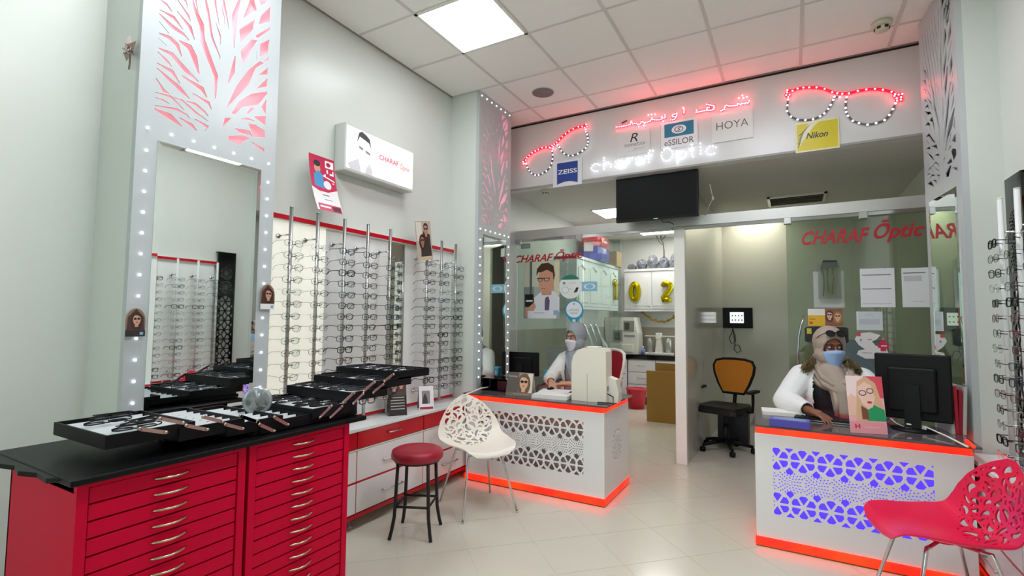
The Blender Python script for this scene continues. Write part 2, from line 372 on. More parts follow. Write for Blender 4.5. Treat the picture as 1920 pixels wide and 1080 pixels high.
# ------------------------------------------------------------------ patterns
def slotpoly(pts, w):
    pts = [Vector(p) for p in pts]; L = [0]
    for a, b in zip(pts, pts[1:]): L.append(L[-1]+(b-a).length)
    back = []
    for i, p in enumerate(pts):
        a = pts[max(0, i-1)]; b = pts[min(len(pts)-1, i+1)]; t = (b-a).normalized(); n = Vector((-t.y, t.x))
        q = L[i]/L[-1]; k = w*(.18+.82*math.sin(PI*q))
        back.append(p+n*k)
    return [tuple(p) for p in pts]+[tuple(p) for p in reversed(back)]
TREE_S = [([(110,25),(155,50),(190,108)],14),([(105,92),(205,135),(265,228)],20),([(103,118),(200,200),(270,250),(305,298)],24),([(103,172),(170,255)],18),
 ([(98,248),(180,272),(235,325),(255,408)],26),([(95,282),(155,338)],14),([(98,350),(190,380),(290,490),(370,578)],30),([(92,375),(165,440),(188,478)],18),
 ([(88,452),(195,500),(242,588)],22),([(88,487),(250,615),(308,692)],30),([(82,555),(140,635),(170,660)],20),([(75,650),(180,672),(272,768)],14),
 ([(72,685),(130,700),(172,728)],10),([(70,738),(220,758),(290,800),(313,832)],14),([(68,760),(180,795),(257,878)],36),([(222,100),(320,205),(342,295)],22),
 ([(210,0),(305,130),(315,172)],20),([(250,10),(285,35),(295,65)],9),([(235,298),(318,330),(358,408),(374,525)],40),([(255,535),(400,615),(427,682)],32),
 ([(328,655),(440,712),(457,764)],22),([(187,680),(260,700),(350,780),(435,845)],12),([(285,708),(350,722),(415,780),(435,812)],16),([(240,820),(325,862),(356,908)],20),
 ([(343,827),(437,878),(410,912)],20),([(325,0),(345,70),(405,195),(410,290),(500,540),(482,692)],38),([(368,0),(385,90)],11),([(415,0),(440,100),(465,275),(515,410),(508,432)],16),
 ([(487,0),(490,128)],11),([(485,178),(520,270),(518,330)],11),([(535,45),(532,90),(547,150),(540,192)],11),([(678,-60),(632,130),(610,348)],40),([(618,405),(613,520),(572,587)],34),
 ([(600,0),(575,60)],9),([(763,368),(757,425)],9)]
TREE_P = [[(722,0),(745,30),(762,90),(670,145)],[(765,0),(858,0),(855,20),(790,60)],[(855,65),(853,165),(772,188),(790,130)],[(748,155),(735,225),(652,325),(643,225)],
 [(850,205),(848,225),(765,282),(752,265)],[(765,297),(725,290),(650,370),(668,465)],[(845,290),(838,375),(780,405),(785,320)],[(808,450),(780,437),(700,500),(620,610),(557,753),(705,600),(757,480)],
 [(835,480),(833,525),(775,530)],[(832,553),(830,605),(758,622)],[(830,640),(830,660),(770,730),(665,745),(615,795),(590,790),(640,710),(720,660)],[(748,752),(708,793),(690,790),(718,754)],
 [(824,695),(822,795),(792,745)],[(820,807),(818,870),(742,812)],[(588,822),(528,886),(545,822)],[(750,842),(700,820),(652,826)],[(705,862),(750,866),(815,910),(815,950),(738,950),(718,895)],
 [(610,890),(710,905),(728,945),(640,915)],[(570,943),(670,940),(708,958),(640,1000),(570,970)],[(725,980),(812,1030),(810,1050),(750,1010)],[(838,405),(836,432),(803,440)]]
# upper branches, fanning out towards the ceiling
TREE_S += [([(118,-150),(170,-110),(205,-40)],18),([(115,-70),(160,-40),(180,20)],14),([(130,-240),(210,-160),(250,-60)],20),([(215,-200),(270,-120),(300,-20)],18),([(300,-260),(330,-120),(345,-20)],16),
 ([(385,-260),(390,-150),(400,-30)],14),([(450,-270),(455,-120),(470,-20)],13),([(520,-270),(520,-140),(515,-20)],13),([(590,-200),(575,-110),(560,20)],14),([(650,-270),(625,-180),(610,-30)],14)]
TREE_P += [[(745,-40),(855,-130),(858,-20),(770,-10)],[(700,-30),(725,-120),(850,-250),(852,-150),(740,-60)],[(690,-160),(700,-260),(800,-270)]]
def tree_yz():
    out = []
    for p in [slotpoly(a, b) for a, b in TREE_S]+TREE_P:
        q = [wx(270+x*.27778, y*.27778, -2.52) for x, y in p]
        out.append([((v.y-1.045)/.68, (v.z-2.27)/1.05) for v in q])
    return out
TREE = tree_yz()
for i in range(6):
    u = .11+.075*i; TREE.append(slotpoly([(u, .97), (u+.03, .86), (u+.085, .74)], .018)); TREE.append(slotpoly([(u-.01, .80), (u+.035, .70), (u+.085, .585)], .017))
for i in range(5): u = .58+.07*i; TREE.append(slotpoly([(u+.03, .97), (u+.01, .9), (u-.01, .82)], .02))
def tree_panel(w, h, z0, fn, scale=1.0):
    """white sheet w x h with the branching slots; local u 0..w, v z0..z0+h"""
    holes = []
    for p in TREE:
        q = [(min(max(u, .09), .91)*w, z0+min(max(v, .012), .985)*h) for u, v in p]
        r = []
        for a in q:
            if not r or (abs(a[0]-r[-1][0])+abs(a[1]-r[-1][1])) > .0015: r.append(a)
        ar = sum(r[i][0]*r[(i+1) % len(r)][1]-r[(i+1) % len(r)][0]*r[i][1] for i in range(len(r)))
        if len(r) >= 3 and abs(ar) > 4e-5: holes.append(r)
    return sheet([(0, z0), (w, z0), (w, z0+h), (0, z0+h)], holes, fn)
def polyclip(c, nx, ny, d):
    out = []
    for i in range(len(c)):
        p, q = c[i], c[(i+1) % len(c)]; a = d-(p[0]*nx+p[1]*ny); b = d-(q[0]*nx+q[1]*ny)
        if a >= 0: out.append(p)
        if (a >= 0) != (b >= 0): t = a/(a-b); out.append((p[0]+(q[0]-p[0])*t, p[1]+(q[1]-p[1])*t))
    return out
def inset_ok(p, x0, y0, x1, y1): return all(x0 < a < x1 and y0 < b < y1 for a, b in p)
def wheel(cx, cy, R, rin, gap, n=6, a0=0):
    """rosette: n pentagon petals round a hub"""
    out = []
    for k in range(n):
        a = a0+2*PI*k/n; sp = gap*.045; t1 = PI/n-math.asin(min(.9, sp/(R*.84)))
        out.append([(cx+r*math.cos(a+t), cy+r*math.sin(a+t)) for r, t in ((rin, 0), (R*.84, -t1), (R*.97, -t1*.42), (R*.97, t1*.42), (R*.84, t1))])
    return out
def clipbox(p, x0, y0, x1, y1):
    for nx, ny, d in ((1, 0, x1), (-1, 0, -x0), (0, 1, y1), (0, -1, -y0)):
        p = polyclip(p, nx, ny, d)
        if len(p) < 3: return None
    ar = abs(sum(p[i][0]*p[(i+1) % len(p)][1]-p[(i+1) % len(p)][0]*p[i][1] for i in range(len(p))))
    return p if ar > 2e-5 else None
def lattice_holes(x0, z0, x1, z1):
    """two rows of rosettes above and below a field of small radiating holes"""
    holes = []; P = .142; R = P*.5
    def put(p):
        q = clipbox(p, x0, z0, x1, z1)
        if q: holes.append(q)
    nx = int((x1-x0)/P)+2; hgt = z1-z0; cs = []
    for row, zc in enumerate((z1-.072, z0+.072)):
        for i in range(-1, nx):
            cx = x0+.02+i*P; cz = zc
            for p in wheel(cx, cz, R, .014, .11, 6, PI/2): put(p)
            # small pentagon between wheels, above and below
            for s in (1, -1):
                c = (cx+P/2, cz+s*R*.97)
                put([(c[0]-.022, c[1]-s*.002), (c[0], c[1]-s*.026), (c[0]+.022, c[1]-s*.002), (c[0]+.014, c[1]+s*.018), (c[0]-.014, c[1]+s*.018)])
            c = (cx, cz+((1 if row == 0 else -1)*R*1.16)); s = 1 if row == 0 else -1
            put([(c[0]-.02, c[1]+s*.012), (c[0]-.009, c[1]-s*.0), (c[0]+.009, c[1]-s*.0), (c[0]+.02, c[1]+s*.012)])
    zt, zb = z1-.072-R*1.02, z0+.072+R*1.02; zm = (z0+z1)/2; Q = P*1.0
    cs = [(x0+.02+(i+.5)*Q, zm) for i in range(-2, nx+1)]
    for ci, (cx, cz) in enumerate(cs):
        for rr, n, sz in ((.014, 6, .0052), (.030, 10, .0058), (.046, 15, .006), (.062, 20, .0062), (.078, 25, .006), (.094, 30, .006)):
            for k in range(n):
                a = 2*PI*(k+.5)/n; px, pz = cx+rr*math.cos(a)*.92, cz+rr*math.sin(a)*1.05
                if abs(px-cx) > Q/2-.003 or not (zb+.004 < pz < zt-.004): continue
                ca, sa = math.cos(a), math.sin(a); l = sz*.8; t = sz*.55
                put([(px+ca*l-sa*t, pz+sa*l+ca*t), (px-ca*l-sa*t, pz-sa*l+ca*t), (px-ca*l+sa*t, pz-sa*l-ca*t), (px+ca*l+sa*t, pz+sa*l-ca*t)])
    return holes
def medallion_holes(cx, cz, R):
    out = []
    for k in range(16):
        a = 2*PI*k/16
        out.append([(cx+r*math.cos(a+t), cz+r*math.sin(a+t)) for r, t in ((R*1.0, 0), (R*.86, .15), (R*.74, 0), (R*.86, -.15))])
    for rr, n, s in ((.62, 14, .085), (.43, 10, .085), (.26, 7, .075)):
        for k in range(n):
            a = 2*PI*(k+.5)/n; out.append(ell(cx+R*rr*math.cos(a), cz+R*rr*math.sin(a), R*s, R*s*1.3, 6))
    out += wheel(cx, cz, R*.2, R*.05, .12, 6); return out

# ------------------------------------------------------------------ mirrored pillars
def led(parent, p, me):
    return obj('led', me, parent, p)
LEDM = MB().ball((0, 0, 0), .0065, 8).mesh('led', M_led)
LEDS = MB().ball((0, 0, 0), .0045, 8).mesh('led', M_led)
def pillar(name, label, ox, oy, rz, wid, dep, side, mz0, mz1, tz0, tz1, led_top, ledme, back, leds=True, seg=12, edge=True, ledt2=None):
    """pillar whose decorated face looks along local +x; local y 0..wid along the face"""
    t = thing(name, label, 'pillar', (ox, oy, 0), rz)
    bx('body', (-dep, 0, 0), (-.034, wid, HC-.004), M_wall, t)
    fr = MB().box((-.034, 0, 0), (-.0062, .012, HC-.004)).box((-.034, wid-.012, 0), (-.0062, wid, HC-.004)).box((-.034, .012, HC-.03), (-.006, wid-.012, HC-.004)); fr.build('side_strip', M_pillar, t)
    face = lambda u, v, s: (-.0-.006*s, u, v)
    m = .088*wid/.7
    h = tree_panel(wid, tz1-tz0, tz0, face); h.build('tree_panel', M_pillar, t)
    # plain face around the mirror
    sheet([(0, 0), (wid, 0), (wid, tz0), (0, tz0)], [[(m+.004, mz0+.004), (wid-m-.004, mz0+.004), (wid-m-.004, mz1-.004), (m+.004, mz1-.004)]], face).build('mirror_surround', M_pillar, t)
    if tz1 < HC-.03: bx('top_panel', (-.006, 0, tz1), (0, wid, HC-.004), M_pillar, t)
    bx('backlight', (-.032, .02, tz0), (-.03, wid-.02, tz1), back, t)
    mi = bx('mirror', (-.004, m, mz0), (.004, wid-m, mz1), M_mirror, t)
    b = MB(); k = .022
    y0, y1, z0, z1 = m, wid-m, mz0, mz1
    b.add([(.0042, y0, z0), (.0042, y1, z0), (.0042, y1, z1), (.0042, y0, z1), (.0062, y0+k, z0+k), (.0062, y1-k, z0+k), (.0062, y1-k, z1-k), (.0062, y0+k, z1-k)], [(0, 1, 5, 4), (1, 2, 6, 5), (2, 3, 7, 6), (3, 0, 4, 7), (4, 5, 6, 7)])
    obj('bevelled_glass', b.mesh('bevelled_glass', M_mirror), mi)
    if leds:
        nt = led_top
        for i in range(nt):
            y = m*.5+(wid-m)*i/(nt-1)
            led(t, (.004, y, (mz1+tz0)/2+.01), ledme)
            if ledt2: led(t, (.004, y, ledt2), ledme)
        for i in range(seg):
            z = mz1-.06-(mz1-mz0-.05)*i/seg
            led(t, (.004, m*.5, z), ledme); led(t, (.004, wid-m*.5, z), ledme)
    return t
M_pillar = mat('pillar_cladding', '#b9bfbf', .28)
pillar('mirror_pillar', 'white pillar with pink tree cutouts and LED-ringed mirror behind the red cabinets', -2.52, 1.045, 0, .68, .36, 1, .95, 2.22, 2.29, 3.34, 7, LEDM, M_pinkglow, seg=13)
pillar('mirror_pillar', 'white pillar with LED-edged mirror and tree cutouts at the left end of the fascia', -2.55, 3.84, 0, .61, .33, 1, .80, 2.215, 2.285, 3.53, 7, LEDM, mat('pale_pink_backlight', '#ead6d8', .5, emit=.28, ehex='#ff9cb8'), seg=17, ledt2=3.552)
pillar('mirror_pillar', 'white pillar with tree cutouts and a mirror at the right end of the fascia', .848, 4.50, PI-math.radians(-5.5), .62, .18, 1, .80, 2.255, 2.31, 3.53, 7, LEDM, mat('grey_back', '#8e8e90', .6), leds=False)
bx('filler', (-.4, 0, 0), (-.18, .62, HC-.004), M_wall, bpy.data.objects['mirror_pillar.002'])

# ------------------------------------------------------------------ red drawer cabinets with black top
def drawer_cabinet(y0, y1, label):
    xf, xb = -1.79, -2.29; t = thing('drawer_cabinet', label, 'cabinet', ((xf+xb)/2, (y0+y1)/2, 0)); w = (y1-y0)/2; d = (xf-xb)/2
    b = MB(); e = .028
    b.box((-d, -w, .0), (d-.02, -w+e, .935)).box((-d, w-e, 0), (d-.02, w, .935)).box((-d, -w, .0), (-d+.01, w, .935)).box((-d, -w, .905), (d-.02, w, .935)).box((-d, -w, 0), (d-.04, w, .06))
    b.box((d-.02, -w, 0), (d, -w+e, .935)).box((d-.02, w-e, 0), (d, w, .935)).box((d-.02, -w+e, .917), (d, w-e, .935)).box((d-.02, -w+e, 0), (d, w-e, .065)); b.build('carcass', M_red, t)
    n = 17; p = (.917-.065)/n
    dm = MB().box((d-.20, -w+e+.003, 0), (d-.004, w-e-.003, p-.005), 0, .002).mesh('drawer', M_red)
    pts = [(d-.004+.022*math.sin(PI*k/10)*(1 if 0 < k < 10 else 0), -.055+.11*k/10, p*.5) for k in range(11)]
    hm = MB().tube(pts, [.003]+[.0045]*9+[.003], 6).mesh('handle', mat('handle_brass', '#c9b79a', .25, 1))
    for k in range(n):
        q = obj('drawer', dm, t, (0, 0, .065+k*p+.0025)); obj('handle', hm, q)
    return t
drawer_cabinet(.647, 1.152, 'red metal cabinet of shallow drawers standing nearest the left edge')
drawer_cabinet(1.166, 1.648, 'red metal cabinet of shallow drawers next to the white counter')
s = MB(); s.box((-2.36, .62, .936), (-1.755, 1.72, .955), 0, .004)
s.prism([(-2.36, .62), (-1.84, .62), (-1.86, .60), (-1.95, .607), (-2.02, .585), (-2.10, .60), (-2.2, .575), (-2.27, .585), (-2.33, .56)], ft, .938, .952)
tag(s.build('cabinet_top', mat('black_stone', '#060607', .4, var=.3, scale=40, spec=.2)), 'black slab with a chipped end lying across the red drawer cabinets', 'worktop')

# ------------------------------------------------------------------ display walls
def counter(name, label, xw, xf, y0, y1, units, sgn):
    """low white counter along a side wall; xf front plane, sgn +1 if its front looks to +x"""
    t = thing(name, label, 'counter', ((xw+xf)/2, (y0+y1)/2, 0)); cx, cy = (xw+xf)/2, (y0+y1)/2
    L = lambda x, y, z: (x-cx, y-cy, z)
    bx('body', L(xw, y0, .09), L(xf-sgn*.02, y1, .645), M_white, t)
    bx('worktop', L(xw, y0-.005, .645), L(xf+sgn*.012, y1+.005, .668), mat('marble_top', '#dfe5e3', .15, var=.03, scale=6), t, .003)
    bx('plinth_strip', L(xf-sgn*.02, y0, .072), L(xf, y1, .098), M_redl, t)
    bx('edge_strip', L(xf-sgn*.019, y0, .517), L(xf+sgn*.001, y1, .526), mat('cream_edge', '#d9d3c4', .4), t)
    w = (y1-y0)/units
    for k in range(units):
        a, b = y0+k*w+.004, y0+(k+1)*w-.004
        d = bx('top_drawer', L(xf-sgn*.019, a, .53), L(xf, b, .643), M_redl, t, .002)
        MB().tube([L(xf, (a+b)/2-.06, .59), L(xf+sgn*.022, (a+b)/2-.06, .59), L(xf+sgn*.022, (a+b)/2+.06, .59), L(xf, (a+b)/2+.06, .59)], .005, 6).build('handle', M_alu, d)
        for z0, z1 in ((.315, .514), (.108, .300)):
            d = bx('drawer', L(xf-sgn*.019, a, z0), L(xf, b, z1), M_white, t, .002); zz = (z0+z1)/2-.01
            MB().tube([L(xf, (a+b)/2-.10, zz), L(xf+sgn*.022, (a+b)/2-.10, zz), L(xf+sgn*.022, (a+b)/2+.10, zz), L(xf, (a+b)/2+.10, zz)], .005, 6).build('handle', M_alu, d)
        bx('gap_strip', L(xf-sgn*.0195, a, .301), L(xf-sgn*.004, b, .314), M_redl, t)
    for k in range(units+1):
        bx('divider_strip', L(xf-sgn*.02, y0+k*w-.004, .098), L(xf-sgn*.003, y0+k*w+.004, .517), M_redl, t)
        for x in (xf-sgn*.06, xw+sgn*.05): MB().lathe([(.022, 0), (.022, .008), (.012, .012), (.012, .09)], 12, L(x, min(max(y0+k*w, y0+.06), y1-.06), 0)).build('foot', M_alu, t)
    return t
counter('wall_counter', 'low white counter with red drawer fronts under the left frame display', XL+.002, -2.57, 1.75, 3.82, 3, 1)
counter('wall_counter', 'low white counter with red drawer band along the right wall', XR-.002, .86, 1.55, 3.84, 3, -1)

def display_panel(label, xw, y0, y1, sgn, breaks):
    t = thing('display_board', label, 'display board', (xw, (y0+y1)/2, .67)); cy = (y0+y1)/2
    for k in range(len(breaks)-1):
        a, b = breaks[k]-cy, breaks[k+1]-cy
        if k == MIRR and sgn > 0: bx('mirror_strip', (sgn*.001, a+.002, .03), (sgn*.03, b-.002, 1.365), M_mirror, t)
        else:
            p = bx('backboard', (sgn*.001, a+.0015, .03), (sgn*.03, b-.0015, 1.365), M_lit if (k == 0 and sgn > 0) else M_panelback, t)
    bx('top_rail', (sgn*.001, y0-cy-.03, 1.365), (sgn*.05, y1-cy+.02, 1.405), M_white, t); bx('red_strip', (sgn*.05, y0-cy-.03, 1.373), (sgn*.056, y1-cy+.02, 1.402), M_redl, t)
    bx('bottom_rail', (sgn*.001, y0-cy, 0), (sgn*.06, y1-cy, .03), M_white, t); bx('red_strip', (sgn*.06, y0-cy, .006), (sgn*.066, y1-cy, .028), M_redl, t)
    return t
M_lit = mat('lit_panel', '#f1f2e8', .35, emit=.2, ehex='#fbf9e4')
MIRR = 2
display_panel('white display backboard with red rails and a mirror strip on the left wall', XL, 1.76, 3.86, 1, [1.76, 2.36, 2.98, 3.18, 3.86])
display_panel('white display backboard with red rails on the right wall', XR, 1.56, 3.42, -1, [1.56, 2.18, 2.8, 3.42])

# chrome rods and the eyeglasses hanging on them
def rod(x, y, xw, label, group, n, mat_, pegs_dir, ztop=2.10):
    t = thing('display_rod', label, 'display rod', (x, y, .69), 0, group)
    MB().tube([(0, 0, 0), (0, 0, ztop-.69)], .0115, 10).lathe([(.0122, ztop-.69), (.0122, ztop-.684), (.004, ztop-.682)], 10).build('pole', mat_, t)
    s = 1 if x > xw else -1
    for z in (ztop-.69-.17, .10):
        MB().tube([(0, 0, z), (xw+s*.03-x, 0, z)], .006, 8).lathe([(.016, xw+s*.03-x), (.016, xw+s*.038-x)], 12, (0, 0, z), axis='x').build('bracket', M_chrome, t)
    p = MB()
    for k in range(n):
        z = ztop-.69-.23-k*.0755
        for q in (-1, 1): p.tube([(0, q*.011, z), (s*.012, q*.026, z), (s*.03, q*.028, z+.004)], .0022, 5)
    o = p.build('pegs', M_blackpl, t); o['kind'] = 'stuff'; return t
ORD = ['first', 'second', 'third', 'fourth', 'fifth', 'sixth', 'seventh', 'eighth', 'ninth', 'tenth', 'eleventh', 'twelfth', 'thirteenth', 'fourteenth', 'fifteenth', 'sixteenth']
def rim_path(cx, w, h, n=18, sq=.6):
    out = []
    for k in range(n):
        a = 2*PI*k/n; c, s = math.cos(a), math.sin(a)
        out.append((cx+w/2*math.copysign(abs(c)**sq, c), h/2*math.copysign(abs(s)**sq, s)*(1 if s > 0 else 1.0)))
    return out
def glasses_meshes(col, style):
    """front lies in local x-z plane, temples run along +y; returns meshes"""
    m = {'black': M_blackpl, 'gunmetal': mat('gunmetal', '#3a3b40', .3, .8), 'brown': mat('tortoise', '#3b2118', .3), 'navy': mat('navy_frame', '#1b2440', .3), 'silver': M_chrome, 'wine': mat('wine_frame', '#5a1020', .3)}[col]
    r = {'full': .0021, 'thin': .0012, 'thick': .003}[style]; w, h = (.052, .040) if style != 'thick' else (.053, .041); sq = {'full': .62, 'thin': .8, 'thick': .55}[style]
    f = MB()
    for s in (-1, 1):
        f.tube([(x, 0, z) for x, z in rim_path(s*.034, w, h, 16, sq)], r, 6, closed=True)
        f.tube([(s*.060, 0, .010), (s*.069, .002, .012), (s*.070, .008, .012)], r*1.05, 6)
        f.tube([(s*.010, 0, -.006), (s*.007, .007, -.010)], .001, 4)
    f.tube([(-.009, 0, .006), (-.004, -.001, .010), (.004, -.001, .010), (.009, 0, .006)], r, 6)
    lens = MB()
    for s in (-1, 1):
        p = rim_path(s*.034, w*.96, h*.96, 14, sq); lens.add([(x, 0, z) for x, z in p], [tuple(range(len(p)))])
    tm = MB().tube([(0, .008, .012), (0, .06, .012), (0, .098, .011), (0, .118, .002), (0, .137, -.014)], [r*.9, r*.8, r*.9, r, r*1.1], 6)
    return f.mesh('rim', m), tm.mesh('temple', m), lens.mesh('lens', M_lens, fix=False)
GL = {}
def glasses(col, style, label, loc, rot, group):
    k = (col, style)
    if k not in GL: GL[k] = glasses_meshes(col, style)
    r, tm, ln = GL[k]
    t = thing('eyeglasses', label, 'eyeglasses', loc, 0, group); t.rotation_euler = rot
    obj('rim', r, t); obj('temple', tm, t, (-.070, 0, 0)); obj('temple', tm, t, (.070, 0, 0)); obj('lenses', ln, t)
    return t
SPEC = [('black', 'full'), ('gunmetal', 'thin'), ('black', 'thick'), ('gunmetal', 'full'), ('brown', 'full'), ('silver', 'thin'), ('black', 'full'), ('navy', 'full'), ('wine', 'thin'), ('black', 'thin')]
RODY = [1.985, 2.185, 2.41, 2.63, 2.865, 3.315, 3.515, 3.73]
for i, y in enumerate(RODY):
    rod(-2.72, y, XL, '%s chrome display rod from the mirrored pillar on the left wall' % ORD[i], 'chrome rods on the left wall', 15, M_alu, 1)
rr = random.Random(3)
for i in range(8):
    for k in range(15):
        c, st = rr.choice(SPEC)
        if i in (0, 1): c, st = rr.choice([('silver', 'thin'), ('gunmetal', 'thin'), ('brown', 'thin')])
        if i in (2, 3): c, st = rr.choice([('black', 'full'), ('black', 'thick'), ('gunmetal', 'full'), ('navy', 'full'), ('brown', 'full')])
        glasses(c, st, '%s eyeglasses, %s row from top on the %s left-wall rod' % ({'full': c, 'thin': 'thin '+c, 'thick': 'bold '+c}[st], ORD[k], ORD[i]),
                (-2.685+rr.uniform(-.004, .004), RODY[i]+rr.uniform(-.004, .004), 2.10-.23-k*.0755+.002), (rr.uniform(-.06, .06), 0, math.radians(82)+rr.uniform(-.12, .12)), 'eyeglasses on the left wall')
RODR = [3.38, 3.16, 2.94, 2.72, 2.50]
M_rodw = mat('white_rod', '#d8dad8', .3)
for i, y in enumerate(RODR):
    rod(.93, y, XR, '%s white display rod from the black tower on the right wall' % ORD[i], 'white rods on the right wall', 15, M_rodw, -1, 2.045)
for i in range(4):
    for k in range(15):
        c, st = rr.choice(SPEC[1:4]+SPEC[5:6]+SPEC[8:])
        glasses(c, st, '%s eyeglasses, %s row from top on the %s right-wall rod' % ({'full': c, 'thin': 'thin '+c, 'thick': 'bold '+c}[st], ORD[k], ORD[i]),
                (.895+rr.uniform(-.004, .004), RODR[i]+rr.uniform(-.004, .004), 2.045-.23-k*.0755+.002), (rr.uniform(-.05, .05), 0, -PI/2+rr.uniform(-.12, .12)), 'eyeglasses on the right wall')
# black perforated tower
t = thing('perforated_tower', 'tall black tower panel with starry cutouts beside the right pillar', 'tower', (1.03, 3.55, .668))
hl = []
for k in range(8): hl += [q for q in (clipbox(p, -.088, .05, .088, 1.42) for p in wheel(0, .12+k*.115, .072, .014, .12, 6, PI/2)) if q]
for k in range(7):
    for s in (-1, 1): hl.append([(s*.088, .1775+k*.115-.022), (s*.088, .1775+k*.115+.022), (s*.066, .1775+k*.115)])
for rr_, n in ((.012, 6), (.03, 10), (.05, 14), (.07, 20)):
    for zc in (1.10, 1.27):
        for k in range(n):
            a = 2*PI*k/n; px, pz = rr_*math.cos(a), zc+rr_*math.sin(a)
            if abs(px) < .07: hl.append(ell(px, pz, .0078, .0078, 6))
sheet(rect(-.11, 0, .11, 1.53), hl, lambda u, v, s: (.0+.006*s, -u, v)).build('front', M_black, t)
MB().box((.006, -.11, 0), (.02, -.102, 1.53)).box((.006, .102, 0), (.02, .11, 1.53)).box((.006, -.11, 1.52), (.06, .11, 1.53)).box((.006, -.11, 0), (.06, .11, .012)).build('case', M_black, t)

# ------------------------------------------------------------------ reception desks
def desk(label, x0, x1, y0, y1, backm, med, ret=None):
    t = thing('reception_desk', label, 'desk', (x0, y0, 0)); w, d = x1-x0, y1-y0
    hh = lattice_holes(.10, .205, w-.17, .625)
    sheet(rect(0, .06, w, .70), hh, lambda u, v, s: (u, .008*s, v)).build('front_panel', M_white, t)
    bx('lattice_backing', (.06, .045, .16), (w-.13, .05, .66), backm, t)
    if med: sheet(rect(.008, .06, d, .70), medallion_holes(d*.5, .40, .13), lambda u, v, s: (w-.008*s, u, v)).build('side_panel', M_white, t); bx('side_backing', (w-.05, .06, .2), (w-.045, d-.05, .6), mat('dark_backing', '#3c3a36', .7), t)
    else: bx('side_panel', (w-.008, .008, .06), (w, d, .70), M_white, t)
    bx('side_panel', (0, .008, .06), (.008, d, .70), M_white, t)
    bx('led_band', (.004, .004, .70), (w-.004, d, .738), M_ledred, t)
    bx('glass_top', (-.02, -.03, .744), (w+.03, d+.02, .758), mat('smoked_glass_top', '#5c5254', .06), t, .002)
    bx('top_plate', (.0, .0, .738), (w, d, .744), M_blackm, t)
    MB().box((-.006, -.012, .012), (w+.006, .012, .058)).box((-.006, .012, .012), (.012, d, .058)).box((w-.012, .012, .012), (w+.006, d, .058)).build('led_band', M_ledred, t)
    MB().box((-.002, -.004, 0), (w+.002, .02, .012)).box((-.002, .02, 0), (.02, d, .012)).box((w-.02, .02, 0), (w+.002, d, .012)).build('base_plate', mat('brass_edge', '#8d6b3a', .3, 1), t)
    return t
desk('white reception desk with grey star lattice front and side medallion', -2.535, -1.265, 3.675, 4.31, mat('grey_backing', '#9a9a92', .7), True)
desk('white reception desk with a blue-lit star lattice front on the right', -.228, .83, 3.575, 4.06, M_blue, False)
# return of the left desk along the wall, behind the pillar
t = thing('side_desk', 'narrow smoked-glass side desk behind the left pillar', 'desk', (-2.87, 4.5, 0))
bx('top', (0, 0, .735), (.62, .66, .75), mat('smoked_glass_top', '#5c5254', .06), t); bx('panel', (.02, .02, 0), (.05, .64, .735), M_white, t); bx('panel', (.55, .02, 0), (.58, .64, .735), M_white, t)
# ------------------------------------------------------------------ fascia signs
YS = 4.79
def sign_dots(mb, pts, me_r=.0075, n=6, y=YS-.012, ox=0, oy=0, sc=1):
    for p in pts:
        q = wy(ox+p[0]*sc, oy+p[1]*sc, y); mb.ball((q.x, y, q.z), me_r, n)
def sign_path(pts, ox, oy, sc, y=YS-.006): return [wy(ox+a*sc, oy+b*sc, y) for a, b in pts]
def led_glasses(label, ox, oy, sc, top, clus, lens, r0):
    t = thing('led_glasses_sign', label, 'LED sign')
    b = MB().tube(sign_path(top, ox, oy, sc), r0, 6)
    for c in clus: q = wy(ox+c[0]*sc, oy+c[1]*sc, YS-.006); b.ball((q.x, YS-.006, q.z), (r0*1.3, .006, r0*1.3), 8)
    b.build('red_brow', M_redacr, t)
    for l in lens: MB().tube(sign_path(l, ox, oy, sc), .008, 6).build('grey_rim', mat('grey_rim', '#6f6a70', .5), t)
    d = MB(); sign_dots(d, top+clus, .007, 6, YS-.018, ox, oy, sc); d.build('red_leds', M_ledr, t)['kind'] = 'stuff'
    for l in lens: d = MB(); sign_dots(d, l, .0085, 6, YS-.014, ox, oy, sc); d.build('white_leds', M_led, t)['kind'] = 'stuff'
led_glasses('tilted LED eyeglasses sign with red brow at the left of the fascia', 960, 210, .12966,
    [(160,720),(215,660),(250,625),(290,590),(335,565),(380,543),(435,518),(490,508),(540,515),(580,485),(610,465),(645,440),(685,400),(725,355),(775,315),(825,278),(885,245),(960,215),(1015,210),(1070,180)],
    [(1085,215),(1050,225),(180,745),(200,695),(165,750),(600,500),(560,520)],
    [[(205,750),(222,800),(250,845),(282,885),(333,912),(385,910),(442,888),(497,855),(548,800),(575,740),(585,680),(588,618),(580,565),(590,530)],
     [(660,480),(685,510),(712,560),(755,600),(815,630),(880,628),(952,603),(1018,563),(1065,520),(1092,475),(1100,430),(1095,378),(1085,325),(1070,285),(1065,250)]], .011)
led_glasses('level LED eyeglasses sign with red brow at the right of the fascia', 1440, 150, .14583,
    [(250,130),(315,140),(380,110),(455,98),(530,95),(625,95),(728,115),(825,155),(890,170),(955,178),(1040,172),(1155,140),(1265,122),(1375,115),(1478,125),(1590,150),(1635,180),(1680,188),(1725,178)],
    [(245,160),(235,195),(278,190),(260,220),(1712,220),(1655,235),(1708,252),(1660,265),(1625,205)],
    [[(258,250),(250,325),(245,400),(295,470),(380,510),(480,515),(580,505),(670,465),(725,430),(775,370),(805,320),(840,255),(855,215),(920,220)],
     [(1010,220),(1000,280),(998,360),(1005,410),(1028,460),(1090,525),(1170,555),(1280,575),(1390,555),(1500,515),(1560,450),(1605,375),(1640,300)]], .011)
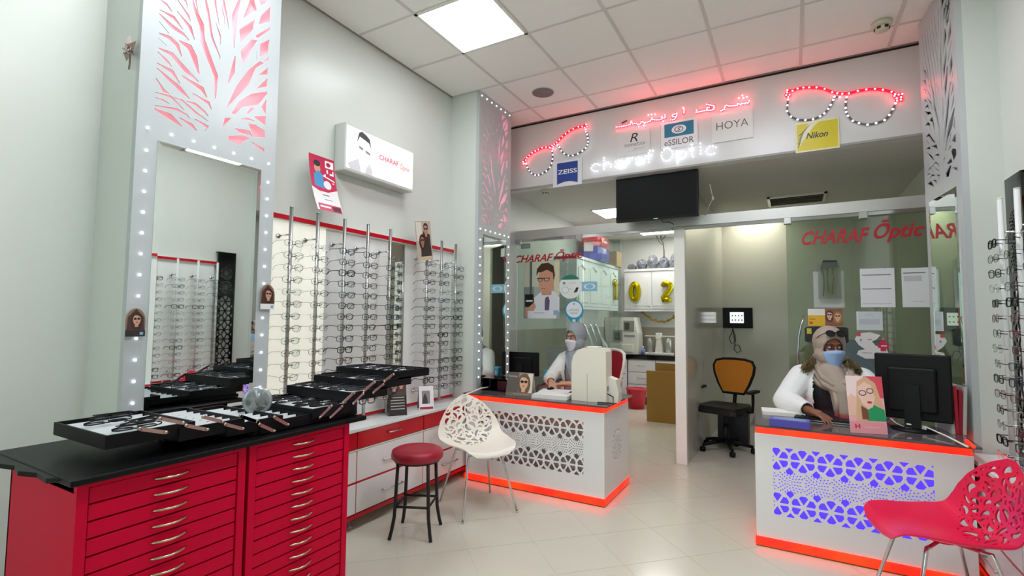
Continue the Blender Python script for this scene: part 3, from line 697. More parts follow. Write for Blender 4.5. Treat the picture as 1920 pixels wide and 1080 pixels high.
# latin lettering in white LEDs
GLY = {'c': [[(.9,.75),(.6,1),(.25,.92),(.05,.5),(.25,.08),(.6,0),(.9,.2)]], 'h': [[(.1,1.55),(.1,1.1),(.1,.6),(.1,0)],[(.1,.75),(.5,1),(.85,.7),(.9,0)]],
 'a': [[(.15,.85),(.5,1),(.85,.8),(.88,0)],[(.85,.55),(.4,.55),(.1,.28),(.35,0),(.85,.2)]], 'r': [[(.15,1),(.15,.5),(.15,0)],[(.15,.7),(.5,.98),(.9,1)]],
 'f': [[(.95,1.45),(.6,1.55),(.4,1.2),(.4,.6),(.4,0)],[(.05,.95),(.8,.95)]], 'O': [[(.5,1.5),(.1,1.2),(0,.7),(.15,.2),(.5,0),(.85,.2),(1,.7),(.9,1.2),(.5,1.5)]],
 'p': [[(.1,1),(.1,.5),(.1,0),(.1,-.5)],[(.1,.8),(.5,1),(.9,.7),(.8,.2),(.4,.05),(.1,.2)]], 't': [[(.45,1.45),(.45,.8),(.45,.2),(.7,0),(.95,.05)],[(.1,1),(.9,1)]], 'i': [[(.5,1),(.5,.5),(.5,0)],[(.5,1.45)]]}
def resample(path, step):
    if len(path) < 2: return list(path)
    out = [path[0]]; acc = 0
    for a, b in zip(path, path[1:]):
        L = math.hypot(b[0]-a[0], b[1]-a[1]); s = step-acc
        while s <= L+1e-9: out.append((a[0]+(b[0]-a[0])*s/L, a[1]+(b[1]-a[1])*s/L)); s += step
        acc = L-(s-step)
    return out
t = thing('led_lettering', 'white LED lettering reading charaf Optic under the maker plaques', 'LED sign')
z0 = wy(1230, 306, YS).z; xh = .085
for ch, a, b in (('c',1108,1127),('h',1131,1148),('a',1152,1172),('r',1175,1188),('a',1190,1208),('f',1210,1226),('O',1240,1262),('p',1268,1290),('t',1292,1305),('i',1308,1320),('c',1323,1345)):
    x0, x1 = wy(a, 305, YS).x, wy(b, 305, YS).x; d = MB()
    for s in GLY[ch]:
        for u, v in resample([(x0+u*(x1-x0), z0+v*xh) for u, v in s], .030): d.ball((u, YS-.012, v), (.0075, .009, .0075), 6)
    d.build('letter_'+ch.lower(), M_led, t)['kind'] = 'stuff'
# arabic lettering in red LEDs
t = thing('led_lettering', 'red LED Arabic lettering along the top of the fascia', 'LED sign')
AR = [[(1745,185),(1735,215),(1700,205),(1690,222),(1655,212),(1645,232),(1610,215),(1600,240),(1560,242),(1520,248),(1480,238),(1455,250),(1450,285),(1400,305)],[(1665,120)],[(1622,150)],[(1718,138)],[(1675,150)],
 [(1240,228),(1290,235),(1330,248),(1325,285),(1280,300),(1240,292),(1245,262),(1290,268)],[(1235,298),(1180,308),(1115,322),(1118,292)],[(970,285),(965,345)],[(958,266)],
 [(880,335),(840,345),(828,375),(880,372),(885,340)],[(880,372),(850,408),(808,412)],[(740,355),(748,385),(715,390),(690,408),(640,412),(600,408),(585,388),(575,422),(530,438),(480,442),(465,425),(455,452),(420,470),(400,452),(355,458),(340,425),(330,465),(280,478),(220,492),(155,497)],
 [(545,355)],[(582,346)],[(625,345)],[(430,488)],[(490,478)],[(720,428)],[(500,450)],[(705,375)]]
for p in AR:
    if len(p) > 1: MB().tube(sign_path(p, 1130, 160, .1574), .010, 6).build('stroke', M_redacr, t)
d = MB()
for p in AR: sign_dots(d, resample(p, 21), .0065, 6, YS-.018, 1130, 160, .1574)
d.build('red_leds', M_ledr, t)['kind'] = 'stuff'
q = sign_path([(225,452),(260,435),(290,418)], 1130, 160, .1574); MB().tube(q, .007, 6).build('stroke', mat('dark_red', '#5a2028', .4), t)
# maker plaques
def on_y(px0, px1, py0, py1, y):
    pm, qm = (px0+px1)/2, (py0+py1)/2; return wy(px0, qm, y).x, wy(px1, qm, y).x, wy(pm, py1, y).z, wy(pm, py0, y).z
def plaque(name, label, cat, box, y, base, layers, thick=.003, **k):
    x0, x1, z0, z1 = on_y(*box, y)
    o = card(name, x1-x0, z1-z0, base, layers, thick=thick, **k); o.location = ((x0+x1)/2, y, z0); return tag(o, label, cat)
YP = 4.789
plaque('maker_plaque', 'white plaque with blue ZEISS emblem', 'sign', (1037, 1091, 300, 348), YP, '#e4e6ea', [('p', '#1f3f93', [(.14,.08)]+[(.14+.72*i/10, .08+.09*math.sin(PI*i/10)) for i in range(11)]+[(.86,.92),(.14,.92)]), ('t', '#ffffff', 'ZEISS', .5, .56, .17, dict(w=.66, bold=.01))])
plaque('maker_plaque', 'pale plaque with black R and RODENSTOCK', 'sign', (1157, 1219, 244, 290), YP, '#dcdddb', [('t', '#17181a', 'R', .52, .7, .34, dict(w=.24, shear=.25)), ('t', '#3c3e42', 'RODENSTOCK', .55, .41, .11, dict(w=.62)), ('t', '#9a9c9e', 'the brand', .66, .24, .07, dict(w=.3)), ('p', '#a6a8aa', rect(.35,.155,.8,.165))])
def eye(cx, cy, s): return [('p', '#eef2f4', [(cx+s*1.25*math.cos(a), cy+s*math.sin(a)*(1 if True else 1)) for a in [2*PI*i/20 for i in range(20)]]), ('p', '#2f7d9e', ell(cx, cy, s*.78, s*.72, 16)), ('p', '#eef2f4', ell(cx, cy, s*.6, s*.55, 16)), ('t', '#2b4a5a', 's', cx, cy, s*.8, dict(w=s*.75, shear=.3))]
plaque('maker_plaque', 'white plaque with teal eye emblem reading ESSILOR', 'sign', (1239, 1308, 225, 276), YP, '#eceef0', [('p', '#2f7d9e', rect(.1,.42,.9,.92))]+eye(.5,.67,.16)+[('t', '#4a4f56', 'eSSILOR', .5, .22, .22, dict(w=.8))])
plaque('maker_plaque', 'white plaque reading HOYA in thin grey capitals', 'sign', (1335, 1412, 208, 263), YP, '#e2e4e2', [('t', '#53525c', 'HOYA', .5, .55, .26, dict(w=.78, bold=-.008))])
plaque('maker_plaque', 'yellow plaque with white rays reading Nikon', 'sign', (1491, 1574, 225, 282), YP, '#e9e4b4', [('p', '#d9c80c', rect(.04,.05,.97,.94))]+[('p', '#eee9c8', [(.04,.06+.13*k), (.04,.12+.13*k), (.5+.02*k,.93), (.3+.03*k,.93)]) for k in range(4)]+[('t', '#1c1a08', 'Nikon', .5, .52, .2, dict(w=.5, shear=.3, bold=.02))])
# television under the fascia
x0, x1 = -1.545, -.748; t = thing('television', 'black flat television hanging under the fascia', 'television', ((x0+x1)/2, 4.87, 2.40)); w = (x1-x0)/2
bx('bezel', (-w, -.005, 0), (w, .045, .447), M_blackpl, t, .004); bx('screen', (-w+.012, -.0065, .016), (w-.012, -.005, .437), mat('tv_screen', '#050506', .4, spec=.15), t)
bx('bracket', (-.05, .045, .2), (.05, .10, .456), M_blackm, t); MB().box((-.02, -.0075, .004), (.02, -.006, .010)).build('logo', M_alu, t)
MB().tube([(.05, .02, 0), (.06, .03, -.03), (.12, .05, -.03), (.16, .06, -.055)], .004, 6).build('cable', M_blackm, t)
pts = [wy(1331, 346, 5.0), wy(1337, 372, 5.05), wy(1330, 385, 5.08), wy(1322, 404, 5.14)]
tag(MB().tube(pts, .004, 6).ball(pts[1], (.012, .012, .02), 8).build('hanging_cable', mat('white_cable', '#c9c7c0', .5)), 'loose white cable hanging beside the television', 'cable')
# ceiling fittings
t = thing('ceiling_speaker', 'round grey ceiling speaker near the left pillar', 'speaker', fl(1018, 173, HC)); MB().lathe([(.10, -.008), (.104, 0)], 28).build('grille', mat('speaker_grille', '#8c8280', .7, bump=.6, scale=300), t); MB().lathe([(.112, -.003), (.112, 0)], 28).build('rim', M_whitep, t)
def detector(label, p, s=1.0, m=M_whitep):
    t = thing('smoke_detector', label, 'smoke detector', p)
    MB().lathe([(.055*s, 0), (.055*s, -.02*s), (.045*s, -.028*s)], 24).build('base', m, t); MB().lathe([(.04*s, -.028*s), (.036*s, -.055*s), (.012*s, -.062*s)], 24).build('chamber', m, t)
    for k in range(6): a = 2*PI*k/6; MB().box((-.010*s, -.003, -.05*s), (.010*s, .003, -.036*s)).build('vent', M_blackm, t, (math.cos(a)*.039*s, math.sin(a)*.039*s, 0), (0, 0, a+PI/2))
detector('cream smoke detector on the ceiling by the right pillar', fl(1653, 42, HC), 1.15, mat('cream_plastic', '#d9d6bd', .4)); detector('small cream detector under the fascia at its left end', fl(1023, 357, HB), .8, mat('cream_plastic', '#d9d6bd', .4))

# ------------------------------------------------------------------ wall signs and photo cards on the left
def portrait(cx, cy, s, skin, hair, top=None, lips='#b0464a', glasses='#1a1614', fill=None, asp=1.0, longhair=True):
    """simple printed head: s = face half height (v units), asp = h/w"""
    k = s*asp; L = []
    if longhair: L.append(('p', hair, ell(cx, cy-.25*s, k*1.05, s*1.55, 20)))
    else: L.append(('p', hair, ell(cx, cy+.35*s, k*.78, s*.85, 18)))
    if top: L.append(('p', top, [(cx-k*1.6, max(0, cy-s*2.6)), (cx+k*1.6, max(0, cy-s*2.6)), (cx+k*1.2, cy-s*1.35), (cx+k*.3, cy-s*1.05), (cx-k*.3, cy-s*1.05), (cx-k*1.2, cy-s*1.35)]))
    L.append(('p', skin, [(cx-k*.28, cy-s*1.3), (cx+k*.28, cy-s*1.3), (cx+k*.3, cy-s*.5), (cx-k*.3, cy-s*.5)]))
    L.append(('p', skin, ell(cx, cy, k*.66, s, 20)))
    L.append(('p', hair, [(cx-k*.7, cy+s*.45), (cx-k*.3, cy+s*.78), (cx+k*.2, cy+s*.72), (cx+k*.7, cy+s*.35), (cx+k*.6, cy+s*.9), (cx, cy+s*1.18), (cx-k*.6, cy+s*.95)]))
    for q in (-1, 1):
        L.append(('p', glasses, ell(cx+q*k*.3, cy+s*.14, k*.27, s*.2, 12)))
        if fill: L.append(('p', fill, ell(cx+q*k*.3, cy+s*.14, k*.22, s*.15, 12)))
    L.append(('p', glasses, rect(cx-k*.1, cy+s*.16, cx+k*.1, cy+s*.21)))
    L.append(('p', lips, ell(cx, cy-s*.48, k*.2, s*.09, 10))); L.append(('p', lips, [(cx-k*.06, cy-s*.2), (cx+k*.06, cy-s*.2), (cx, cy-s*.14)]))
    return L
LB = -2.765
y0, y1 = wx(650, 270, LB).y, wx(774, 325, LB).y; z1, z0 = wx(651, 233, LB).z, wx(648, 313, LB).z
t = thing('lightbox_sign', 'illuminated wall lightbox with a man in sunglasses reading CHARAF Optic', 'lightbox', (LB, (y0+y1)/2, z0)); w, h = y1-y0, z1-z0
bx('case', (XL-LB+.002, -w/2-.012, -.02), (-.003, w/2+.012, h+.02), mat('lightbox_case', '#c9ccc6', .35), t, .008)
fnb = lambda u, v, d: (d, (u-.5)*w, v*h)
def em(hexc, e): return mat('print_'+hexc, hexc, .3, emit=e)
for c, e in (('#eff0f2', .22), ('#8c8c90', .1), ('#f6f3f1', .24), ('#4c4a4c', .0), ('#e0565a', .15), ('#c8c9cc', .14), ('#f6dfe0', .2)): em(c, e)
A = w/h
card('printed_face', w, h, '#eff0f2', [('p', '#c8c9cc', [(.02,.12),(.16,.3),(.2,0),(.05,0)]), ('p', '#c8c9cc', [(.3,.3),(.36,.1),(.36,0),(.25,0)]), ('p', '#f6f3f1', [(.19,.18),(.3,.18),(.3,.5),(.19,.5)]), ('p', '#f6f3f1', ell(.235, .52, .085, .3)), ('p', '#4c4a4c', [(.13,.66),(.16,.93),(.2,1.0-.02),(.26,.93),(.31,.86),(.33,.64),(.30,.76),(.24,.8),(.17,.84)]), ('p', '#8c8c90', [(.16,.62),(.22,.59),(.22,.53),(.165,.55)]), ('p', '#8c8c90', [(.25,.57),(.32,.53),(.32,.47),(.255,.5)]), ('p', '#c8c9cc', rect(.2,.3,.27,.315)), ('p', '#f6dfe0', [(.82,.84),(.97,.86),(.97,.72),(.86,.74)]),
     ('t', '#e0565a', 'CHARAF', .6, .54, .13, dict(w=.3, bold=.015)), ('t', '#e0565a', 'Ōptic', .86, .5, .2, dict(w=.16))], t, thick=.004, fn=fnb)
# curled red poster standing behind the rods
pq = [wx(580.5, 285, -2.79), wx(628, 311, -2.79), wx(587.6, 395, -2.79)]; w = pq[1].y-pq[0].y; h = pq[0].z-pq[2].z
seg = 8
def curl(u, v, d): return (.055*(1-v)**2*1.6+d, (u-.5)*w+.02*(1-v), v*h)
mb = MB(); mats = []; idx = {}
def strip(hexc, poly, d):
    if hexc not in idx: idx[hexc] = len(mats); mats.append(mat('print_'+hexc, hexc, .4))
    vs = [p[1] for p in poly]; lo, hi = min(vs), max(vs)
    for k in range(seg*2):
        a, b = k/seg/2, (k+1)/seg/2
        if b <= lo or a >= hi: continue
        q = polyclip(polyclip(poly, 0, 1, b), 0, -1, -a)
        if len(q) >= 3: mb.add([curl(u, v, d) for u, v in q], [tuple(range(len(q)))], idx[hexc])
strip('#e6e4e2', rect(0, 0, 1, 1), 0); strip('#e6e4e2', rect(0, 0, 1, 1), -.0012); strip('#c0174a', [(0,.42),(.25,.36),(.6,.36),(1,.44),(1,1),(0,1)], .0003); strip('#c94a6c', rect(.08,.0,.98,.13), .0003)
strip('#3f8fc4', [(.12,.45),(.5,.42),(.5,.66),(.35,.74),(.15,.66)], .0006); strip('#d79a86', ell(.3,.77,.12,.08), .0006); strip('#241d22', ell(.3,.86,.13,.055), .0008); strip('#e8e4e2', ell(.63,.5,.15,.08), .0008)
strip('#f1efee', rect(.62,.82,.95,.95), .0006); strip('#b0102e', ell(.75,.885,.09,.04), .0008); strip('#f1efee', rect(.66,.72,.72,.79), .0006); strip('#f1efee', rect(.78,.70,.94,.735), .0006); strip('#f1efee', rect(.90,.72,.94,.79), .0006)
strip('#f1efee', [(.5,.65),(.95,.585),(.95,.61),(.5,.675)], .0006); strip('#f1efee', [(.55,.69),(.62,.7),(.6,.64),(.55,.64)], .0006); strip('#f1efee', [(.85,.55),(.92,.545),(.92,.565),(.85,.57)], .0006)
strip('#4a4650', rect(.35,.29,.62,.305), .0006); strip('#4a4650', rect(.4,.21,.7,.22), .0006); strip('#f1efee', rect(.14,.06,.55,.09), .0006); strip('#5a2530', rect(.62,.02,.95,.11), .0006)
o = obj('poster', mb.mesh('poster', mats, fix=False)); o.location = (-2.80, (pq[0].y+pq[1].y)/2, pq[2].z); tag(o, 'curled red and white poster with a capped cartoon man, behind the chrome rods', 'poster')
def wallcard(name, label, x, yc, zc, w, h, base, layers, tilt=0, rz=PI/2, **k):
    t = card(name, w, h, base, layers, **k); t.location = (x, yc, zc); t.rotation_euler = (0, tilt, rz); return tag(t, label, 'photo card')
p0 = wx(798, 488, -2.69)
o = wallcard('photo_card', 'tilted photo card of a couple in sunglasses above the rods', -2.69, p0.y, p0.z, .20, .33, '#b8ab9c', [('p', '#d8d2c8', rect(.05,.5,.4,.97)), ('p', '#3a2c26', [(.25,.1),(.95,.1),(.9,.65),(.5,.75),(.3,.5)])]+portrait(.66,.78,.14,'#b98a70','#2a1d18',asp=1.5,longhair=False)+portrait(.38,.5,.13,'#a9745c','#2a1a14',asp=1.5)+[('p', '#cbb79c', rect(.1,0,.9,.1))])
o.rotation_euler = (.02, math.radians(-10), PI/2)
arch = [(0, 0), (1, 0), (1, .55)]+[(.5+.5*math.cos(a), .55+.45*math.sin(a)) for a in [PI*i/10 for i in range(1, 10)]]+[(0, .55)]
for nm, px, py0, py1, ww, lab in (('photo_card', 253, 578, 631, .075, 'small arched photo card of a woman in sunglasses at the pillar left edge'), ('photo_card', 501, 533, 580, .085, 'small arched photo card of a woman in sunglasses at the pillar right edge')):
    a, b = wx(px, py1, -2.505), wx(px, py0, -2.505)
    wallcard(nm, lab, -2.505, a.y, a.z, ww, b.z-a.z, '#8a6f5a', [('p', '#4a3026', [(.05,.2),(.95,.2),(.9,.7),(.5,.98),(.1,.7)])]+portrait(.55, .6, .2, '#c99a80', '#3a221a', asp=1.5)+[('p', '#e6e6e4' if px > 400 else '#2a2624', rect(0, 0, 1, .22)), ('p', '#7fa8c8', rect(.72,.06,.9,.16))], outline=arch, thick=.002)
# silver foil ornament on the pillar corner
c = wy(247, 95, 1.035); t = thing('foil_ornament', 'crumpled silver foil star ornament stuck high on the pillar corner', 'ornament', c)
f = MB(); rg = random.Random(5)
for k in range(5):
    a = 2*PI*k/5+.4; f.add([(math.cos(a)*.02, -.03, math.sin(a)*.02), (math.cos(a-.5)*.025, -.004, math.sin(a-.5)*.025), (math.cos(a)*rg.uniform(.045, .075), -.008, math.sin(a)*rg.uniform(.045, .07)), (math.cos(a+.5)*.025, -.004, math.sin(a+.5)*.025)], [(0, 1, 2), (0, 2, 3)])
f.ball((0, -.012, 0), (.026, .015, .026), 7); f.build('star', mat('foil', '#b8a8a4', .2, 1), t)
MB().tube([(0, -.006, -.02), (.004, -.006, -.06), (-.002, -.006, -.09)], .004, 5).build('ribbon', mat('foil', '#b8a8a4', .2, 1), t)
# ------------------------------------------------------------------ cutout shell chairs
CL = [(.255, .425), (.235, .452), (.16, .452), (.05, .438), (-.06, .435), (-.145, .452), (-.195, .50), (-.225, .57), (-.245, .65), (-.262, .73), (-.278, .80)]
def _arc():
    out = []; P = [Vector(p) for p in CL]
    for i in range(len(P)-1):
        p0 = P[max(0, i-1)]; p1, p2 = P[i], P[i+1]; p3 = P[min(len(P)-1, i+2)]
        for k in range(6):
            t = k/6; out.append(.5*((2*p1)+(p2-p0)*t+(2*p0-5*p1+4*p2-p3)*t*t+(-p0+3*p1-3*p2+p3)*t**3))
    out.append(P[-1]); return out
ARC = _arc(); AL = [0]
for a, b in zip(ARC, ARC[1:]): AL.append(AL[-1]+(b-a).length)
ATOT = AL[-1]
def arcpt(b):
    b = min(max(b, 0), ATOT-1e-6)
    for i in range(len(AL)-1):
        if AL[i+1] >= b:
            t = (b-AL[i])/(AL[i+1]-AL[i]); p = ARC[i].lerp(ARC[i+1], t); d = (ARC[i+1]-ARC[i]).normalized(); return p, Vector((d.y, -d.x))*(-1)
def shell_map(a, b, s):
    p, n = arcpt(b); q = b/ATOT; back = max(0, (q-.42)/.58)
    lift = 1.15*a*a*(1-back)+.2*back*a*a; fwd = (1.35*a*a)*back
    th = -.004 if s == 0 else .004
    return (a, p.x+fwd+n.x*th, p.y+lift*.8+n.y*th)
def shell_outline():
    W = [(0, .13), (.02, .175), (.06, .205), (.14, .225), (.26, .245), (.38, .262), (.5, .268), (.62, .262), (.72, .24), (.82, .2), (.9, .15), (.96, .09), (1, .02)]
    P = []
    for q in [i/40 for i in range(41)]:
        for (a, wa), (b, wb) in zip(W, W[1:]):
            if a <= q <= b: t = (q-a)/(b-a); P.append((wa+(wb-wa)*t, q*ATOT)); break
    return [(-w, b) for w, b in P]+[(w, b) for w, b in reversed(P)]
def floral(seed=2):
    rg = random.Random(seed); holes = []; pts = []; c = (0, ATOT*.70)
    def ok(poly, gap):
        for x, y in poly:
            if ((x-c[0])/.215)**2+((y-c[1])/(ATOT*.262))**2 > 1: return False
            for u, v in pts:
                if (x-u)**2+(y-v)**2 < gap*gap: return False
        return True
    for size, tries in ((.062, 260), (.045, 500), (.032, 900), (.02, 1500), (.013, 1500)):
        for _ in range(tries):
            x, y = rg.uniform(-.21, .21), c[1]+rg.uniform(-.26, .26)*ATOT; a = rg.uniform(0, 2*PI); cv = rg.choice((-1, 1))*rg.uniform(1.2, 2.4); L = size*rg.uniform(.9, 1.25); w = L*rg.uniform(.2, .27)
            top = []; bot = []; px, py, ang = x, y, a
            for k in range(9):
                t = k/8; ww = w*(math.sin(PI*min(1, t*.9+.06))**.7)*(1-.35*t); nx, ny = -math.sin(ang), math.cos(ang)
                top.append((px+nx*ww, py+ny*ww)); bot.append((px-nx*ww, py-ny*ww)); px += math.cos(ang)*L/8; py += math.sin(ang)*L/8; ang += cv/8
            poly = top+bot[::-1]
            if ok(poly, .0085): holes.append(poly); pts += poly
    return holes
SHELL = sheet(shell_outline(), floral(), shell_map, grid=.022)
def shell_chair(label, loc, rz, m):
    t = thing('shell_chair', label, 'chair', loc, rz)
    me = SHELL.mesh('shell', m)
    for p in me.polygons: p.use_smooth = False
    obj('shell', me, t)
    tops = [(.13, .12), (-.13, .12), (.13, -.12), (-.13, -.12)]; feet = [(.215, .225), (-.215, .225), (.215, -.225), (-.215, -.225)]
    for (a, b), (c, d) in zip(tops, feet): MB().tube([(a*.75, b*.75, .415), (a, b, .418), (a+(c-a)*.06, b+(d-b)*.06, .395), (c, d, .004)], [.009, .009, .009, .0075], 8).lathe([(.010, 0), (.010, .01)], 10, (c, d, 0)).build('leg', M_chrome, t)
    MB().tube([(-.11, .1, .418), (.11, -.1, .418)], .008, 6).tube([(.11, .1, .418), (-.11, -.1, .418)], .008, 6).lathe([(.05, .412), (.05, .432)], 16).build('hub', m, t)
shell_chair('white shell chair with floral cutouts beside the red stool', (-2.09, 3.19, 0), math.radians(-122), mat('chair_white', '#efeadd', .28))
shell_chair('crimson shell chair with floral cutouts at the right edge', (.58, 3.03, 0), math.radians(104), M_redpl)
# ------------------------------------------------------------------ stool
t = thing('bar_stool', 'round red padded stool with black metal legs', 'stool', (-2.2, 2.62, 0), math.radians(24))
MB().lathe([(.10, .478), (.158, .48), (.170, .492), (.172, .515), (.166, .538), (.145, .548), (.08, .551), (.001, .552)], 32).build('cushion', M_redlea, t); MB().lathe([(.15, .468), (.15, .479)], 24).build('seat_plate', M_blackm, t)
for sx in (-1, 1):
    for sy in (-1, 1): MB().tube([(sx*.10, sy*.10, .47), (sx*.106, sy*.106, .3), (sx*.112, sy*.112, .14), (sx*.125, sy*.125, .05), (sx*.135, sy*.135, .003)], .0115, 8).build('leg', M_blackm, t)
f = .108
for a, b in (((-f, -f), (f, -f)), ((f, -f), (f, f)), ((f, f), (-f, f)), ((-f, f), (-f, -f))): MB().tube([(*a, .2), (*b, .2)], .008, 6).build('footrest', M_blackm, t)

# ------------------------------------------------------------------ cantilever case of trays on the black slab
cs = thing('frame_case', 'open cantilever case of black eyeglass trays on the black slab', 'tray case', (-2.03, 1.4, .955))
M_tray = mat('tray_black', '#0b0b0e', .5, spec=.2); M_foam = mat('tray_foam', '#dfe3e4', .7); O = Vector((-2.03, 1.4, .955))
def tray(x0, x1, y0, y1, z, h=.042, nd=7, pitch=0):
    a = Vector((x0, y0, z-h))-O; w, l = x1-x0, y1-y0; e = .007
    m = MB().box((0, 0, 0), (w, l, .005)).box((0, 0, .005), (w, e, h)).box((0, l-e, .005), (w, l, h)).box((0, e, .005), (e, l-e, h)).box((w-e, e, .005), (w, l-e, h))
    o = m.build('tray', M_tray, cs, a, (pitch, 0, 0))
    bx('liner', (e, e, .005), (w-e, l-e, .009), mat('tray_felt', '#aab0b2', .8), o)
    p = (w-2*e)/nd; dm = MB().prism([(.002, .009), (p*.42, .009), (p*.25, .034)], lambda u, v, d: (u, d, v), e+.004, l-e-.004).mesh('divider', M_foam)
    for k in range(nd): obj('divider', dm, o, (e+k*p+p*.3, 0, 0))
    return o
tray(-2.21, -1.83, .724, .985, 1.05); tray(-2.24, -1.82, .93, 1.16, 1.033, nd=8); tray(-2.25, -1.815, 1.09, 1.32, 1.017, nd=8); tray(-2.26, -1.81, 1.22, 1.45, 1.002, nd=8)
tray(-2.27, -1.80, 1.45, 1.70, 1.022, nd=4); tray(-2.27, -1.80, 1.665, 1.90, 1.066, nd=4); tray(-2.27, -1.80, 1.83, 2.08, 1.102, nd=4); tray(-2.27, -1.80, 1.98, 2.23, 1.136, nd=4)
bx('base_box', Vector((-2.26, 1.20, .957))-O, Vector((-1.82, 1.72, .975))-O, M_tray, cs)
for y, z in ((1.0, 1.0), (1.85, 1.02)): bx('support_post', Vector((-2.06, y-.02, .955))-O, Vector((-2.02, y+.02, z))-O, M_tray, cs)
def arm(p, q):
    a = wx(*p, -1.798)-O; b = wx(*q, -1.798)-O; d = (b-a); n = Vector((0, -d.z, d.y)).normalized()*.006
    m = MB(); m.prism([(a.y-n.y, a.z-n.z), (b.y-n.y, b.z-n.z), (b.y+n.y, b.z+n.z), (a.y+n.y, a.z+n.z)], lambda u, v, w: (a.x+w, u, v), 0, .004)
    for c in (a, b): m.lathe([(.007, a.x+.004), (.006, a.x+.008)], 10, (0, c.y, c.z), axis='x')
    m.build('hinge_arm', mat('arm_steel', '#b9a49c', .25, 1), cs)
k = .22917
for a, b, c, d in ((875,628,1090,658),(1040,543,1230,580),(1255,600,1430,635),(1395,530,1555,570),(1575,590,1720,628),(1705,525,1840,570)): arm((60+a*k, 660+b*k), (60+c*k, 660+d*k))
k = .20833
for a, b, c, d in ((45,575,195,628),(215,650,350,712),(350,585,475,655),(760,590,865,485),(855,590,960,490),(970,460,1070,365),(1060,465,1150,375),(1155,355,1255,270),(1240,365,1330,290),(1340,265,1425,200)): arm((440+a*k, 660+b*k), (440+c*k, 660+d*k))
# folded frames lying in the trays
FOLD = {}
def folded(col, style, label, loc, rz, tilt=0):
    kk = (col, style)
    if kk not in GL: GL[kk] = glasses_meshes(col, style)
    if kk not in FOLD:
        m = GL[kk][0].materials[0]; r = .0019
        FOLD[kk] = [MB().tube([(s*.069, .007, .012), (s*.05, .011+i*.003, .012), (-s*.03, .011+i*.003, .010), (-s*.055, .009+i*.003, -.004)], r, 6).mesh('temple', m) for i, s in enumerate((-1, 1))]
    t = thing('eyeglasses', label, 'eyeglasses', loc, 0, 'eyeglasses lying in the trays'); t.rotation_euler = (PI/2+tilt, 0, rz)
    obj('rim', GL[kk][0], t); obj('lenses', GL[kk][2], t)
    for m in FOLD[kk]: obj('temple', m, t)
rg = random.Random(11)
n = 0
for i, (x, y) in enumerate(((-2.16, .87), (-2.07, .82), (-1.98, .88), (-1.89, .83))):
    folded('black', 'full' if i % 2 else 'thick', '%s folded black frame in the leftmost tray' % ORD[i], (x, y, 1.05), PI/2+rg.uniform(-.45, .45))
for r_, (y, z) in enumerate(((1.53, 1.028), (1.73, 1.072), (1.90, 1.107), (2.08, 1.136))):
    for i in range(6):
        folded(*rg.choice((('black', 'thick'), ('black', 'full'), ('gunmetal', 'full'))), '%s folded dark frame in the %s tray right of the clear disc' % (ORD[i], ORD[r_]), (-2.22+i*.072, y+.03*(i % 2), z-.008), PI/2+rg.uniform(-.4, .4))
# clear round disc
p = fl(482, 768, 1.02); t = thing('acrylic_disc', 'clear round acrylic disc standing among the trays', 'disc', (p.x, p.y, 1.0), math.radians(60))
MB().lathe([(.046, -.006), (.058, -.006), (.058, .006), (.046, .006), (.046, -.006)], 28, (0, 0, .058), axis='y').build('ring', glassmat('acrylic', '#cfd9e2', .25, haze=.25), t)
MB().lathe([(.046, -.001), (.046, .001)], 28, (0, 0, .058), axis='y').build('disc', glassmat('acrylic_thin', '#c4ccd2', .15, haze=.2), t)
MB().prism([(-.03, .03), (.0, .03), (-.018, .075)], lambda u, v, d: (u, d, v), -.006, -.003).build('card_insert', M_paper, t); MB().prism([(.002, .03), (.03, .05), (.02, .09), (.005, .07)], lambda u, v, d: (u, d, v), -.006, -.003).build('card_insert', M_grey, t)
# tent cards on the white counter
def tent(name, label, p, rz, w, h, base, layers, back):
    t = thing(name, label, 'display card', p, rz)
    c = card('front_card', w, h, base, layers, t, thick=.002); c.rotation_euler = (math.radians(-14), 0, 0); c.location = (0, -h*.14, 0)
    b = bx('back_leaf', (-w/2, -.001, 0), (w/2, .001, h), mat('print_'+back, back, .5), t); b.rotation_euler = (math.radians(14), 0, 0); b.location = (0, h*.36, 0); return t
p = fl(735, 778, .669)
tent('tent_card', 'black tent card with women in glasses on the white counter', (p.x+.02, p.y+.03, .669), math.radians(55), .14, .33, '#231c1a', [('p', '#4a3a34', rect(.03,.45,.97,.97))]+portrait(.32,.72,.13,'#c49a84','#2a1a16',asp=2.2)+portrait(.72,.76,.12,'#b98c74','#4a2c1e',asp=2.2)+[('p', '#b9b2a8', rect(.12,.40-.065*k,.88,.42-.065*k)) for k in range(5)], '#2a2422')
p = fl(806, 768, .669)
tent('tent_card', 'white tent card with dark photo at the end of the white counter', (p.x-.04, p.y, .669), math.radians(50), .12, .19, '#e6e2e2', [('p', '#8a8286', rect(.2,.25,.75,.8)), ('p', '#3a2e36', [(.2,.25),(.6,.25),(.55,.5),(.42,.7),(.3,.55)]), ('p', '#a6222e', rect(.05,.02,.95,.12))], '#6c6864')

